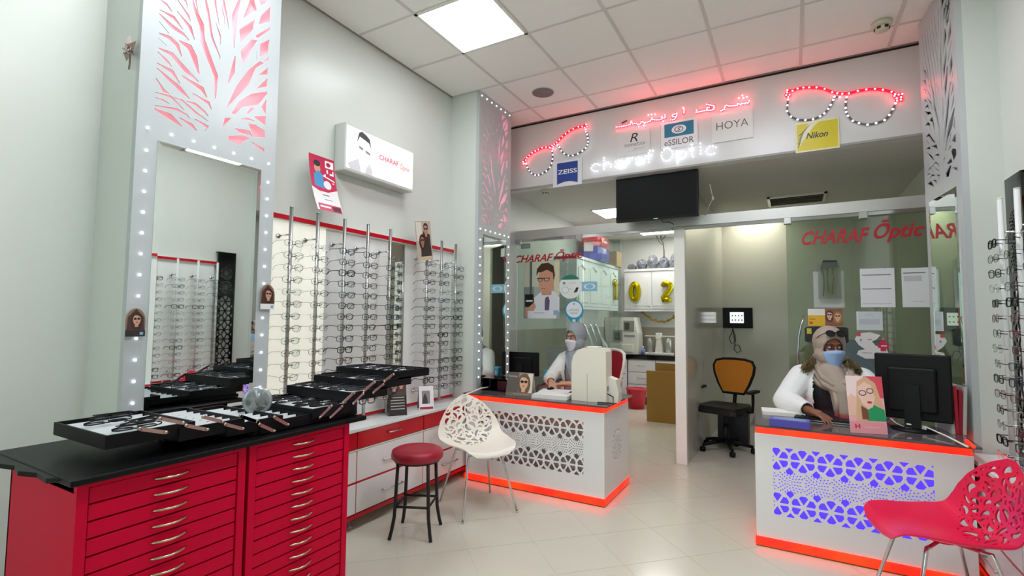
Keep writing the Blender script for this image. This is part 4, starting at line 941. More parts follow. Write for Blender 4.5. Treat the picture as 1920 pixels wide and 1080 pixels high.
# ------------------------------------------------------------------ back room
M_cab = mat('cabinet_white', '#dfe2e4', .35)
def cab_door(parent, w, h, knob):
    o = MB().box((0, 0, 0), (w, -.018, h), 0, .003).build('door', M_cab, parent)
    m = .055; a = [(m, m), (w-m, m), (w-m, h-m-.05)]+[(w/2+(w/2-m)*math.cos(t), h-m-.05+.045*math.sin(t)**2) for t in [PI*i/12 for i in range(1, 12)]]+[(m, h-m-.05)]
    MB().prism(a, lambda u, v, d: (u, -.018-d, v), 0, .008).build('raised_panel', M_cab, o)
    if knob == 'wave': MB().tube([(w*.25, -.02, h*.84), (w*.35, -.035, h*.9), (w*.5, -.035, h*.84), (w*.62, -.035, h*.80), (w*.72, -.02, h*.85)], .006, 6).build('handle', M_alu, o)
    else: MB().lathe([(.006, -.018), (.006, -.03), (.013, -.034), (.011, -.042)], 10, ((w-.035 if knob == 'r' else .035), 0, .05), axis='y').build('knob', M_alu, o)
    return o
def upper(label, x, y, rz, n, w, kn):
    t = thing('wall_cabinet', label, 'cabinet', (x, y, 1.585), rz)
    bx('body', (0, 0, 0), (n*w, .31, .69), M_cab, t); bx('cornice', (-.0, -.03, .66), (n*w, .31, .70), M_cab, t); bx('light_rail', (0, -.02, -.03), (n*w, .3, 0), M_cab, t)
    for k in range(n): d = cab_door(t, w-.006, .645, kn[k % len(kn)]); d.location = (k*w+.003, 0, .01)
for k in range(4): upper('white wall cabinet on the left side wall, %s from the rear corner' % ORD[3-k], -2.555, 6.25+.46*k, PI/2, 1, .46, ['wave'])
upper('double white wall cabinet on the rear wall behind the gold balloons', -2.55, 8.2, 0, 2, .475, ['r', 'l'])
bpy.data.objects['wall_cabinet.004'].location.y = 8.5
def rear_base(label, x, w, dr):
    t = thing('base_cabinet', label, 'cabinet', (x, 8.3, 0)); bx('body', (0, 0, .13), (w, .5, .75), M_cab, t); bx('toe_kick', (0, .05, 0), (w, .48, .13), mat('toe_brown', '#6a5a48', .6), t)
    for k in range(dr):
        h = .61/dr; d = bx('drawer', (.006, -.018, .137+k*h), (w-.006, 0, .13+(k+1)*h-.006), M_cab, t, .003)
        bx('raised_panel', (.05, -.024, .137+k*h+.04), (w-.05, -.018, .13+(k+1)*h-.045), M_cab, d); MB().tube([(w/2-.07, -.018, .13+(k+.55)*h), (w/2-.07, -.04, .13+(k+.55)*h), (w/2+.07, -.04, .13+(k+.55)*h), (w/2+.07, -.018, .13+(k+.55)*h)], .005, 6).build('handle', M_alu, d)
rear_base('white drawer base cabinet below the rear worktop', -2.44, .46, 3); rear_base('white drawer base cabinet behind the cardboard sheets', -1.975, .5, 3)
t = thing('rear_worktop', 'black worktop along the rear wall', 'worktop', (0, 0, 0)); bx('slab', (-2.86, 8.27, .752), (-1.45, 8.83, .83), M_black, t); bx('slab', (-2.86, 6.9, .752), (-2.42, 8.27, .83), M_black, t)
t = thing('base_cabinet', 'white base cabinet along the left side wall of the back room', 'cabinet', (-2.86, 6.92, 0)); bx('body', (0, 0, .0), (.40, 1.35, .75), M_cab, t)
for k in range(3): d = bx('door', (.40, k*.45+.004, .1), (.418, k*.45+.444, .74), M_cab, t, .003); bx('handle', (.418, k*.45+.3, .6), (.43, k*.45+.31, .72), M_alu, d)
# gold foil number balloons
M_gold = mat('gold_foil', '#b9a800', .22, .9, bump=.5, scale=60)
def balloon(label, path, closed, r, loc, rz=0):
    t = thing('number_balloon', label, 'balloon', loc, rz)
    MB().tube(path, r, 10, closed=closed).build('foil', M_gold, t)
    rim = MB(); r = max(r) if isinstance(r, list) else r
    for k, p in enumerate(path[::2]): rim.ball((p[0]+.018*math.cos(k*2.1), p[1]-r*.7, p[2]+.02*math.sin(k*1.7)), .008, 5)
    rim.build('crinkles', M_gold, t)['kind'] = 'stuff'
q = wy(1190, 547, 8.43); balloon('gold foil number balloon shaped like a round zero', [(.062*math.cos(2*PI*k/20), 0, .135*math.sin(2*PI*k/20)) for k in range(20)], True, .045, q)
q = wy(1250, 547, 8.43); balloon('gold foil number balloon shaped like a curvy two', [(-.075, 0, .09), (-.05, 0, .13), (.0, 0, .145), (.055, 0, .12), (.065, 0, .07), (.03, 0, .01), (-.02, 0, -.05), (-.06, 0, -.11), (-.06, 0, -.135), (.0, 0, -.13), (.08, 0, -.13)], False, [.03]+[.045]*9+[.03], q)
q = wx(1153, 545, -2.51); balloon('slim gold foil number balloon standing upright in the cabinet corner', [(0, .0, -.15), (0, 0, -.07), (0, 0, .02), (0, 0, .10), (0, -.03, .15), (0, -.07, .12)], False, [.05, .05, .045, .045, .045, .03], q)
pts = [wy(*p, 8.62) for p in ((1203, 584), (1212, 592), (1222, 599), (1236, 603), (1250, 602), (1262, 596), (1271, 589))]
g = MB(); rg = random.Random(8); g.tube(pts, .012, 6)
for a, b in zip(pts, pts[1:]):
    for k in range(26):
        c = a.lerp(b, rg.random()); d = Vector((rg.uniform(-1, 1), rg.uniform(-1, 1), rg.uniform(-1, 1)))*.035; e = Vector((rg.uniform(-1, 1), rg.uniform(-1, 1), rg.uniform(-1, 1)))*.012; g.add([c, c+d, c+d+e], [(0, 1, 2)])
o = tag(g.build('tinsel_garland', mat('tinsel', '#a8801a', .25, .9)), 'gold tinsel garland sagging under the rear wall cabinet', 'garland')
# things on top of the cabinets
t = thing('cardboard_box', 'small brown cardboard box on the corner wall cabinet', 'box', (-2.62, 8.0, 2.287)); bx('body', (-.13, -.13, 0), (.13, .13, .24), mat('cardboard', '#a8865a', .8), t); bx('flap', (-.13, -.13, .24), (.13, -.01, .246), mat('cardboard', '#a8865a', .8), t); bx('flap', (-.13, .01, .24), (.13, .13, .246), mat('cardboard', '#a8865a', .8), t)
t = thing('gift_bag', 'red and blue plastic bag on the side wall cabinets', 'bag', (-2.62, 7.25, 2.287))
m = MB(); prof = [(.16, 0), (.18, .05), (.17, .14), (.15, .2)]
for nm, lo, hi, mm in (('lower_bag', 0, .22, mat('blue_bag', '#3b3fae', .25)), ('upper_bag', .2, .36, mat('red_bag', '#d03a44', .25))):
    v = []; n = 12; rg = random.Random(4)
    for j, z in enumerate((lo, lo+(hi-lo)*.5, hi)):
        for k in range(n): a = 2*PI*k/n; r0 = (.15+.03*rg.random()); v.append((math.copysign(abs(math.cos(a))**.6, math.cos(a))*r0, math.copysign(abs(math.sin(a))**.6, math.sin(a))*r0*1.6, z+.02*rg.random()))
    MB().add(v, [(j*n+k, j*n+(k+1) % n, (j+1)*n+(k+1) % n, (j+1)*n+k) for j in range(2) for k in range(n)]+[tuple(range(2*n, 3*n)), tuple(range(n-1, -1, -1))]).build(nm, mm, t)
rg = random.Random(21); M_gbag = mat('grey_plastic_bag', '#777b84', .35)
for i, (x, z, sx, sz, lab) in enumerate(((-2.46, 0, .07, .05, 'flattest of the grey plastic bundles'), (-2.28, 0, .085, .09, 'leftmost tall grey plastic bundle'), (-2.09, 0, .085, .12, 'middle grey plastic bundle'), (-1.90, 0, .085, .10, 'fourth grey plastic bundle from the left'), (-1.72, 0, .08, .13, 'grey plastic bundle farthest right'))):
    v = []; f = []; n, mm = 14, 8
    for a in range(mm+1):
        for b in range(n):
            th = PI*a/mm; ph = 2*PI*b/n; k = 1+rg.uniform(-.22, .22); v.append((sx*k*math.sin(th)*math.cos(ph), .13*k*math.sin(th)*math.sin(ph), max(0, sz*(1-math.cos(th))*(1+rg.uniform(-.1, .1)))))
    for a in range(mm):
        for b in range(n): f.append((a*n+b, a*n+(b+1) % n, (a+1)*n+(b+1) % n, (a+1)*n+b))
    tag(MB().add(v, f).build('plastic_bundle', M_gbag, None, (x, 8.66, 2.287+z)), lab+' on the rear wall cabinet', 'bundle', 'grey bundles on the rear cabinet')
q = wy(1245, 470, 8.6); tw = MB(); tw.tube([q, q+Vector((-.01, 0, .12)), q+Vector((-.05, 0, .2)), q+Vector((-.05, 0, .28))], .008, 6).tube([q+Vector((-.04, 0, .18)), q+Vector((.02, 0, .24)), q+Vector((.03, 0, .30))], .006, 6).tube([q+Vector((-.02, 0, .1)), q+Vector((-.08, 0, .16)), q+Vector((-.13, 0, .27))], .006, 6)
tag(tw.tube([q, q+Vector((0, 0, -.14))], .01, 6).build('bare_twig', mat('twig', '#3a3c3a', .6)), 'dark bare twig rising behind the grey bundles', 'twig')
# lens edger machine on the rear worktop
q = fl(1172, 662, .83); t = thing('lens_edger', 'tall white lens edging machine on the rear worktop', 'machine', (-2.56, 8.48, .831)); M_mac = mat('machine_cream', '#dfe0d8', .35)
MB().prism([(-.26, 0), (.28, 0), (.27, .35), (.22, .62), (-.28, .62), (-.30, .45)], lambda u, v, d: (u, d, v), -.14, .2).build('body', M_mac, t); bx('chamber_window', (-.15, -.15, .2), (.02, -.14, .40), mat('machine_grey', '#8a8c86', .3), t); bx('chamber_lens', (-.12, -.156, .23), (-.02, -.15, .37), mat('dark_glass', '#3c443c', .1), t)
bx('screen', (.04, -.15, .38), (.22, -.14, .56), mat('machine_grey', '#8a8c86', .3), t); bx('screen_glass', (.06, -.156, .41), (.14, -.15, .53), mat('screen_dark', '#4a5048', .1), t); bx('slot', (.05, -.15, .29), (.23, -.14, .32), mat('slot_blue', '#8090a8', .4), t); bx('lower_door', (-.22, -.152, .03), (.2, -.14, .16), M_mac, t, .004)
t = thing('frame_tracer', 'white bench instrument with glass shades at the worktop end', 'instrument', (-1.96, 8.5, .831)); bx('base', (-.22, -.1, 0), (.22, .1, .03), M_mac, t, .004); MB().prism([(-.06, .03), (.06, .03), (.04, .26), (-.03, .26)], lambda u, v, d: (u, d, v), -.06, .04).build('column', M_mac, t); bx('head', (-.045, -.07, .26), (.04, .05, .36), M_mac, t, .006); bx('shelf', (-.23, -.05, .30), (.24, .05, .315), M_mac, t)
for x in (-.15, .15): MB().lathe([(.045, .03), (.05, .2), (.04, .28)], 14, (x, 0, 0)).build('glass_shade', glassmat('shade_glass', '#c8ccc8', .3, haze=.3), t)
t = thing('spray_bottle', 'small blue and white bottle on the rear worktop', 'bottle', (-2.21, 8.42, .831)); MB().lathe([(.035, 0), (.036, .05), (.03, .08), (.012, .09), (.012, .11)], 14).build('bottle', mat('bottle_blue', '#6a7eb8', .3), t); MB().lathe([(.014, .11), (.012, .13)], 12).build('cap', M_whitep, t)
# waste bin, leaning cardboard
t = thing('waste_bin', 'red plastic waste bin by the rear drawers', 'bin', (-2.2, 7.95, 0)); MB().lathe([(.125, .0), (.155, .29), (.165, .30), (.165, .31), (.15, .31), (.12, .01)], 24).build('bucket', mat('bin_red', '#c01030', .35), t); MB().lathe([(.16, .295), (.17, .3), (.17, .315), (.16, .318), (.15, .31)], 24).build('rim', mat('bin_red', '#c01030', .35), t)
M_cb = mat('kraft_card', '#a07a36', .8, var=.05, scale=14)
for x0, x1, y, h, l in ((-1.72, -1.22, 7.2, .80, 'taller brown cardboard sheet leaning at the back of the pair'), (-1.80, -1.3, 7.02, .70, 'lower brown cardboard sheet standing in front of the pair')):
    o = bx('cardboard_sheet', (x0, 0, 0), (x1, .03, h), M_cb); o.location = (0, y, 0); tag(o, l, 'cardboard')
# side desk with chrome stand in the back room
t = thing('side_desk', 'white side desk with smoked top and red band behind the seated woman', 'desk', (-2.44, 5.7, 0)); bx('body', (0, 0, 0), (.55, .5, .66), M_white, t); bx('red_band', (-.003, -.003, .66), (.553, .503, .72), M_redl, t); bx('glass_top', (-.02, -.02, .72), (.57, .52, .735), mat('smoked_glass_top', '#5c5254', .06), t)
t = thing('chrome_stand', 'curved chrome tube stand behind the seated woman', 'stand', (-2.17, 5.95, .735))
for k, (a, b) in enumerate(((-.10, .0), (-.02, .05), (.05, .09))): MB().tube([(a-.06, 0, .62), (a-.02, 0, .58), (a+.05, 0, .4), (a+.08, 0, .2), (b+.08, 0, 0)], .016, 8).build('tube', M_chrome, t)
bx('foot', (-.05, -.08, 0), (.25, .08, .02), M_whitep, t); MB().prism([(.05, .15), (.17, .1), (.14, .35), (.02, .52)], lambda u, v, d: (u, d, v), .02, .08).build('white_arm', M_mac, t)
for z in (.33, .2): MB().lathe([(.02, z), (.02, z+.02)], 10, (.09, 0, 0)).build('clamp', M_blackm, t)
# ------------------------------------------------------------------ office behind the right desk
t = thing('wall_controller', 'black wall box with a lit white keypad screen', 'controller', (-.6, 6.99, 1.27)); x0, x1, z0, z1 = on_y(1352, 1411, 577, 615, 7.7); t.location = ((x0+x1)/2, 7.748, z0); w, h = (x1-x0)/2, z1-z0
bx('case', (-w, -.06, 0), (w, 0, h), M_blackpl, t, .006); bx('screen', (-w*.42, -.064, h*.24), (w*.46, -.06, h*.78), mat('pad_screen', '#eef2f4', .3, emit=.5), t)
for k in range(4):
    for j in range(2): bx('icon', (-w*.3+k*w*.2, -.066, h*(.36+.22*j)), (-w*.22+k*w*.2, -.064, h*(.42+.22*j)), mat('icon_grey', '#6a7078', .4), t)
def P(px, py): v = wy(px, py, 7.71); return (v.x-t.location.x, -.02, v.z-t.location.z)
MB().tube([P(*q) for q in ((1374, 615), (1372, 624), (1367, 634), (1371, 645), (1379, 640), (1378, 628), (1374, 617), (1378, 645), (1376, 655), (1382, 662), (1389, 658), (1385, 647), (1378, 648))], .005, 5).build('cable', M_blackm, t)
def office_chair(label, loc, rz, mb_, ms, armw, arms=True, sz=0, bz=0):
    t = thing('office_chair', label, 'office chair', loc, rz)
    for k in range(5):
        a = 2*PI*k/5+.3; c, s = math.cos(a), math.sin(a)
        l = MB().tube([(c*.03, s*.03, .11), (c*.15, s*.15, .095), (c*.27, s*.27, .07)], [.026, .022, .016], 8).build('base_leg', M_blackpl, t)
        MB().lathe([(.028, -.022), (.028, .022)], 14, (c*.27, s*.27, .029), axis='x').tube([(c*.27, s*.27, .06), (c*.27, s*.27, .04)], .008, 6).build('caster', M_blackpl, l)
    MB().tube([(0, 0, .1), (0, 0, .28)], .028, 12).tube([(0, 0, .28), (0, 0, .42+sz)], .018, 12).build('gas_column', M_blackm, t)
    bm_ = MB(); bm_.prism(rrect(-.235, -.24, .235, .22, .09), ft, .42+sz, .47+sz); bm_.prism(rrect(-.22, -.225, .22, .205, .08), ft, .47+sz, .495+sz); bm_.build('seat', ms, t)
    out = [(-.20, .0), (-.15, -.06), (.15, -.06), (.20, .0)]
    ol = [(-.115, .60), (.115, .60), (.17, .70), (.215, .82), (.225, .90), (.20, .955), (.12, .975), (0, .98), (-.12, .975), (-.20, .955), (-.225, .90), (-.215, .82), (-.17, .70)]
    fnb = lambda u, v, d: (u, .22+.09*(v-.6)-.22*u*u+d, v+bz)
    mb2 = MB(); sheet(ol, [], lambda u, v, s_: fnb(u, v, .02*s_), grid=.05, mb=mb2); o = mb2.build('backrest', mb_, t)
    MB().tube([fnb(u, v, .01) for u, v in ol], .016, 8, closed=True).build('back_frame', armw, o)
    MB().tube([(0, .1, .43+sz), (0, .24, .45+sz), (0, .275, .6+bz), (0, .28, .68+bz)], .022, 8).build('back_stem', M_blackpl, t)
    if arms:
        for s in (-1, 1):
            a = MB().tube([(s*.2, 0, .44), (s*.285, 0, .45), (s*.29, 0, .55), (s*.29, 0, .645)], .016, 8).build('arm_post', M_blackpl if armw is not M_whitep else M_whitep, t); MB().box((s*.29-.035, -.12, .645), (s*.29+.035, .12, .675), 0, .01).build('arm_pad', armw, a)
    return t
oc = office_chair('office chair with orange mesh back and black seat by the partition', (-.66, 5.92, 0), math.radians(-16), mat('orange_mesh', '#c97a10', .7, bump=.3, scale=200), M_blackm, M_blackpl)
t = thing('dark_bin', 'black low box tucked behind the office chair', 'box', (-.62, 6.35, 0)); bx('body', (-.16, -.12, 0), (.16, .12, .42), M_blackm, t); bx('lid', (-.165, -.125, .42), (.165, .125, .44), M_blackm, t)
# ------------------------------------------------------------------ stickers and notices on the glass
YG = 5.178
def stick(name, label, cat, box, base, layers, y=YG, thick=.0006, **k): return plaque(name, label, cat, box, y, base, layers, thick=thick, **k)
man = [('p', '#c9cdb8', rect(0, .55, 1, 1)), ('p', '#8a9690', rect(0, 0, .3, .55)), ('p', '#5d6a64', rect(.17, .35, .24, 1)), ('p', '#dcd7b4', rect(.86, .4, 1, .97)), ('p', '#e3e6ea', [(.3,.12),(1,.12),(1,.36),(.86,.46),(.66,.5),(.46,.44),(.3,.36)]), ('p', '#c98f74', [(.52,.4),(.78,.4),(.8,.6),(.5,.6)]), ('p', '#d39c80', [(.42,.62),(.46,.5),(.6,.42),(.72,.42),(.84,.52),(.86,.76),(.78,.86),(.5,.86),(.43,.76)]),
       ('p', '#4a2f20', [(.36,.74),(.38,.86),(.5,.95),(.7,.96),(.84,.9),(.88,.74),(.84,.64),(.82,.78),(.66,.84),(.5,.8),(.42,.8)]), ('p', '#2a1c16', rect(.38,.685,.74,.70)), ('p', '#3a2a22', ell(.47,.665,.07,.03,12)), ('p', '#c8a28c', ell(.47,.665,.055,.02,12)), ('p', '#3a2a22', ell(.65,.67,.08,.033,12)), ('p', '#c8a28c', ell(.65,.67,.065,.023,12)), ('p', '#a2604c', rect(.5,.51,.62,.52)),
       ('p', '#6a5a78', [(.62,.36),(.7,.38),(.74,.3),(.72,.14),(.6,.14),(.6,.3)]), ('p', '#17181a', [(.04,.2),(.3,.2),(.28,.42),(.04,.42)]), ('p', '#e8e8e8', rect(.07,.29,.26,.32)), ('p', '#d8a288', [(.05,.02),(.16,.02),(.36,.2),(.3,.28),(.16,.2),(.05,.18)]), ('p', '#e9ecf0', rect(.12,.0,.92,.13)), ('p', '#8fb8d8', rect(.84,.06,.97,.14)), ('p', '#9aa4a0', rect(.3,.09,.6,.1))]
stick('glass_poster', 'poster of a man in glasses holding a phone on the left glass', 'poster', (982, 1049, 489, 597), '#a9b4ae', man)
stick('round_sticker', 'round white sticker with green cap and glasses on the left glass', 'sticker', (1048, 1091, 515, 560), '#eef0ee', [('p', '#2c7d68', [(.5+.5*math.cos(a), .5+.5*math.sin(a)) for a in [PI*.2+PI*.6*i/12 for i in range(13)]]), ('p', '#161a1c', [(.64,.24),(.8,.28),(.86,.46),(.76,.46),(.7,.34)]), ('p', '#b9c4c0', ell(.28,.36,.16,.14,14)), ('p', '#f2f4f2', ell(.28,.36,.14,.12,14)), ('p', '#b9c4c0', rect(.42,.4,.58,.42)), ('p', '#6a9aa0', rect(.18,.6,.28,.7)), ('p', '#a8b8b4', rect(.45,.64,.75,.66))], outline=ell(.5, .5, .5, .5, 32))
pin = [(.5, 0)]+[(.5+.5*math.cos(a), .58+.42*math.sin(a)) for a in [-.55+(PI+1.1)*i/20 for i in range(21)]]
stick('pin_sticker', 'blue map-pin sticker with a white disc on the left glass', 'sticker', (1059, 1094, 563, 609), '#2f9cc4', [('p', '#eef4f4', ell(.5, .62, .42, .33, 24)), ('p', '#9ab0b8', rect(.25,.62,.75,.64)), ('p', '#9ab0b8', rect(.2,.56,.8,.575)), ('p', '#6a8a9a', rect(.46,.82,.54,.88)), ('p', '#9ab0b8', rect(.3,.46,.7,.49)), ('p', '#dff0f6', rect(.42,.12,.58,.22))], outline=pin)
stick('grey_label', 'small grey label high on the left glass', 'label', (977, 994, 457, 466), '#7d8a84', [('p', '#98a49e', rect(.1,.2,.9,.8))])
o = stick('blue_label', 'pale blue rectangular label on the glass door', 'label', (1091, 1120, 528, 546), '#8ec3dc', eye(.5, .5, .3)[:1]+[('p', '#8ec3dc', ell(.5,.5,.25,.25,12))]); o.rotation_euler[2] = 0
def redtext(label, px0, px1, py0, py1):
    x0, x1, z0, z1 = on_y(px0, px1, py0, py1, YG); t = thing('red_lettering', label, 'lettering', (x0, YG, z0)); w, h = x1-x0, z1-z0; fn = lambda u, v, d: (u, -d, v)
    M = mat('vinyl_red', '#b81426', .4)
    for txt, a, b, vv, hh in (('CHARAF', 0, .58, .36, .62), ('Ōptic', .61, 1.0, .46, .95)):
        n = len(txt); cw = (b-a)*w/n
        m = MB(); addtext(m, txt, fn, (a+b)/2*w, vv*h, hh*h, 0, w=(b-a)*w, d=.0012, shear=.35, bold=.022); addtext(m, txt, fn, (a+b)/2*w, vv*h, hh*h, 0, w=(b-a)*w, d=.0002, shear=.35, bold=.022)
        m.build('word', M, t)
redtext('red vinyl lettering CHARAF Optic across the top of the left glass', 965, 1094, 468, 491)
redtext('red vinyl lettering CHARAF Optic across the top of the right glass', 1503, 1734, 412, 456)
lines = lambda ys, c='#6a6e70': [('p', c, rect(.06, y, .9, y+.022)) for y in ys]
stick('paper_notice', 'white notice with two grey bars, left sheet on the right glass', 'notice', (1613, 1678, 503, 576), '#e2e4e6', lines((.82, .46))+lines((.08,), '#c4c6c8'))
stick('paper_notice', 'white notice with one grey bar beside the right mirror', 'notice', (1691, 1742, 502, 576), '#dfe2e2', lines((.86,))+[('p', '#c4c6c8', rect(.08,.66,.75,.8)), ('p', '#a8acb0', rect(.4,.14,.8,.15))])
stick('paper_notice', 'smaller pale blue-grey notice under the white notices', 'notice', (1606, 1655, 584, 619), '#cfd6d8', [('p', '#dfe4e6', rect(0,0,.06,1)), ('p', '#a8b0b4', rect(.35,.8,.65,.83)), ('p', '#bcc4c8', rect(.1,.3,.9,.6))])
stick('promo_card', 'yellow and white promo card with two women on the right glass', 'card', (1515, 1580, 579, 611), '#8a5a4a', [('p', '#e8e6de', rect(0,.62,.5,1)), ('p', '#e2b41e', rect(0,0,.5,.62)), ('p', '#c8501e', rect(.04,.1,.14,.24)), ('p', '#a8741a', rect(.04,.36,.22,.42))]+portrait(.63,.62,.22,'#d8b09a','#5a2a24',asp=.55)+portrait(.86,.55,.22,'#e0b890','#b07a3a',asp=.55))
sS = [(.1,.95),(.45,1),(.75,.9),(.62,.72),(.5,.66),(.6,.5),(.9,.4),(.98,.2),(.7,.02),(.3,0),(.05,.15),(.1,.3),(.3,.35),(.12,.5),(0,.72)]
stick('shaped_sticker', 'white irregular eye-care sticker with a pink cross on the right glass', 'sticker', (1603, 1668, 623, 673), '#e4e4e0', [('p', '#d24a5e', rect(.06,.84,.18,.97)), ('p', '#8a8e8a', rect(.38,.7,.5,.74)), ('p', '#8a8e8a', ell(.18,.7,.03,.05,8)), ('p', '#cf3050', rect(.66,.42,.98,.58)), ('p', '#cf3050', rect(.74,.3,.9,.72)), ('p', '#f0e8e8', rect(.76,.48,.92,.52)), ('p', '#b8bab6', rect(.2,.2,.5,.24))], outline=sS[::-1])
stick('dark_plate', 'dark rounded plate on the right glass behind the woman', 'plate', (1509, 1591, 613, 643), '#1c201c', [('p', '#c9b83a', rect(.05,.55,.16,.9)), ('p', '#5a605a', rect(.62,.5,.9,.53))], outline=rrect(0, 0, 1, 1, .12))
stick('small_notice', 'small grey notice with dark letters low on the right glass', 'notice', (1622, 1646, 699, 716), '#9aa29a', [('t', '#2a2e2a', 'EE', .6, .5, .5, dict(w=.4))])
stick('grey_sheet', 'translucent grey sheet behind the bag of pens', 'sheet', (1525, 1583, 508, 577), '#a6aaa2', [('p', '#b2b6ae', rect(.02,.02,.96,.97))])
x0, x1, z0, z1 = on_y(1537, 1573, 489, 556, 5.15); t = thing('pen_bag', 'clear hanging bag of yellow-green cords with a dark top', 'bag', ((x0+x1)/2, 5.15, z0)); w, h = x1-x0, z1-z0; rg = random.Random(2)
for k in range(9):
    u = -.38+.76*k/8; MB().tube([(u*w, rg.uniform(-.01, .01), h*.8), (u*w*.9+rg.uniform(-.01, .01), -.01, h*.5), (u*w*.8, 0, h*.2), (u*w*.75+rg.uniform(-.01, .01), .005, h*rg.uniform(.0, .1))], .0055, 5).build('cord', mat('lime_cord', '#9db41e', .4) if k % 3 else mat('olive_cord', '#4a4a18', .5), t)
MB().prism([(-w*.5, h*.78), (w*.5, h*.8), (w*.42, h*1.0), (-w*.3, h*1.02)], lambda u, v, d: (u, d, v), -.02, .02).build('bag_top', mat('bag_black', '#1a1a1e', .25), t); bx('clear_sleeve', (-w*.6, -.022, -.02), (w*.6, -.021, h*.95), glassmat('poly_sleeve', '#e8ece8', .16), t)
pts = [wy(*p, 5.16) for p in ((1508, 592), (1502, 610), (1498, 630), (1496, 660), (1497, 690))]
tag(MB().tube(pts, .009, 8).build('door_pull', M_chrome), 'thin curved chrome pull on the right glass behind the woman', 'door pull')

# ------------------------------------------------------------------ things on the left desk
DZ = .759
a, b = fl(1080, 748, DZ), fl(1132, 757, DZ)
t = thing('lens_meter', 'tall cream desktop optical instrument on the left desk corner', 'instrument', ((a.x+b.x)/2, b.y+.11, DZ), 0); w = (b.x-a.x)/2+.01; M_ins = mat('instrument_cream', '#e4e0d0', .35)
prof = [(-w, 0), (w, 0), (w, .40), (w-.02, .425), (-w+.10, .425), (-w+.05, .405), (-w+.015, .36), (-w, .30)]
m = MB(); m.prism(prof, lambda u, v, d: (u, d, v), -.085, .06); m.build('cover', M_ins, t)
bx('seam', (-.012, -.0865, 0), (-.008, -.085, .22), mat('seam_grey', '#b4b0a2', .5), t); bx('top_cap', (-w*.2, -.05, .425), (w*.5, .04, .437), M_ins, t, .004)
MB().prism([(0, 0), (.075, 0), (.085, .08), (.06, .18), (0, .2)], lambda u, v, d: (w+u, d, v), -.03, .06).build('rear_housing', mat('instrument_white', '#dcd8cc', .35), t); bx('port', (w, -.06, .09), (w+.004, -.03, .13), mat('port_grey', '#8a8880', .5), t)
MB().tube([(w, -.05, .07), (w+.05, -.06, .05), (w+.06, -.09, .006), (w-.06, -.12, .006)], .005, 6).build('cable', M_blackm, t)
p = fl(1028, 748, DZ)
t = thing('paper_stack', 'stack of white forms on the left desk', 'papers', (p.x, p.y+.09, DZ), math.radians(4)); 
for k in range(6): MB().box((-.155+.004*(k % 3), -.10, k*.0055), (.155+.004*(k % 2), .10, k*.0055+.005)).build('sheet', M_paper, t)
p = fl(1052, 733, DZ); t = thing('open_booklet', 'open white booklet with black edge beside the forms', 'booklet', (p.x-.03, p.y-.06, DZ), math.radians(12)); bx('cover', (-.14, -.1, 0), (.14, .1, .004), M_blackm, t); bx('left_page', (-.135, -.095, .004), (-.002, .095, .008), M_paper, t); bx('right_page', (.002, -.095, .004), (.135, .095, .008), M_paper, t)
p = fl(968, 744, DZ)
tent('tent_card', 'desk card of a woman in dark sunglasses on the left desk', (p.x, p.y+.06, DZ), math.radians(6), .24, .20, '#8f857a', [('p', '#5a5450', rect(0,.1,.45,1)), ('t', '#d8d4ce', 'Tommy', .22, .83, .1, dict(w=.34)), ('p', '#d8cfbe', rect(.8,.1,.98,.97))]+portrait(.66,.58,.3,'#d8ab88','#6a5240',lips='#b84a44',glasses='#20140e',asp=.8)+[('p', '#7a6a5c', rect(0,0,1,.16)), ('p', '#a89888', rect(.3,.08,.9,.11))], '#c8c0b0')
p0 = fl(888, 738, DZ)
t = thing('desk_organiser', 'low black organiser with smoked glass top at the desk left end', 'organiser', (-2.50, 3.86, DZ)); bx('top', (0, 0, .105), (.27, .2, .113), M_dglass, t)
for x in (0, .08, .16, .262): bx('divider', (x, .005, 0), (x+.008, .195, .105), M_black, t)
bx('back', (0, .19, 0), (.27, .198, .105), M_black, t); bx('base', (0, 0, 0), (.27, .2, .006), M_black, t); bx('drawer_front', (.17, 0, .01), (.262, .006, .095), mat('dark_red_drawer', '#3c1218', .2), t)
pts = [fl(868, 742, .80), fl(885, 735, .80), fl(902, 728, .81), fl(915, 726, .80)]; tag(MB().tube(pts, .006, 6).build('charger_cable', M_whitep), 'white cable lying over the desk organiser', 'cable')
t = thing('computer_mouse', 'small black mouse under the hand on the left desk', 'mouse', (-1.96, 4.20, DZ)); MB().ball((0, 0, .012), (.03, .05, .018), 12).build('shell', M_blackpl, t); MB().lathe([(.006, -.004), (.006, .004)], 10, (0, -.03, .028), axis='x').build('wheel', M_grey, t)
def monitor(label, loc, rz, w, h, zb, stand='bar'):
    t = thing('monitor', label, 'monitor', loc, rz)
    bx('back_shell', (-w/2, -.02, zb), (w/2, .012, zb+h), M_blackpl, t, .008); bx('rear_bulge', (-w*.32, -.045, zb+h*.12), (w*.32, -.02, zb+h*.8), M_blackpl, t, .012); bx('screen', (-w/2+.012, .012, zb+.015), (w/2-.012, .014, zb+h-.015), mat('screen_blue', '#20304c', .1, emit=.25, ehex='#5a80d0'), t)
    MB().prism([(-.04, .02), (.04, .02), (.035, zb+h*.55), (-.035, zb+h*.55)], lambda u, v, d: (u, -.075+d+v*.06, v), 0, .025).build('neck', M_blackpl, t)
    MB().lathe([(.12, 0), (.12, .006), (.05, .02)], 28).build('base', M_blackpl, t); return t
monitor('black monitor seen from behind, beside the left glass', (-2.52, 4.66, .751), math.radians(8), .40, .25, .06)
t = thing('tissue_pack', 'light blue pack beside the seated woman', 'pack', (-2.22, 4.72, .751)); bx('box', (-.05, -.04, 0), (.05, .04, .13), mat('cyan_pack', '#3a9ab8', .4), t, .006); bx('label', (-.03, -.0415, .04), (.03, -.04, .09), M_paper, t)

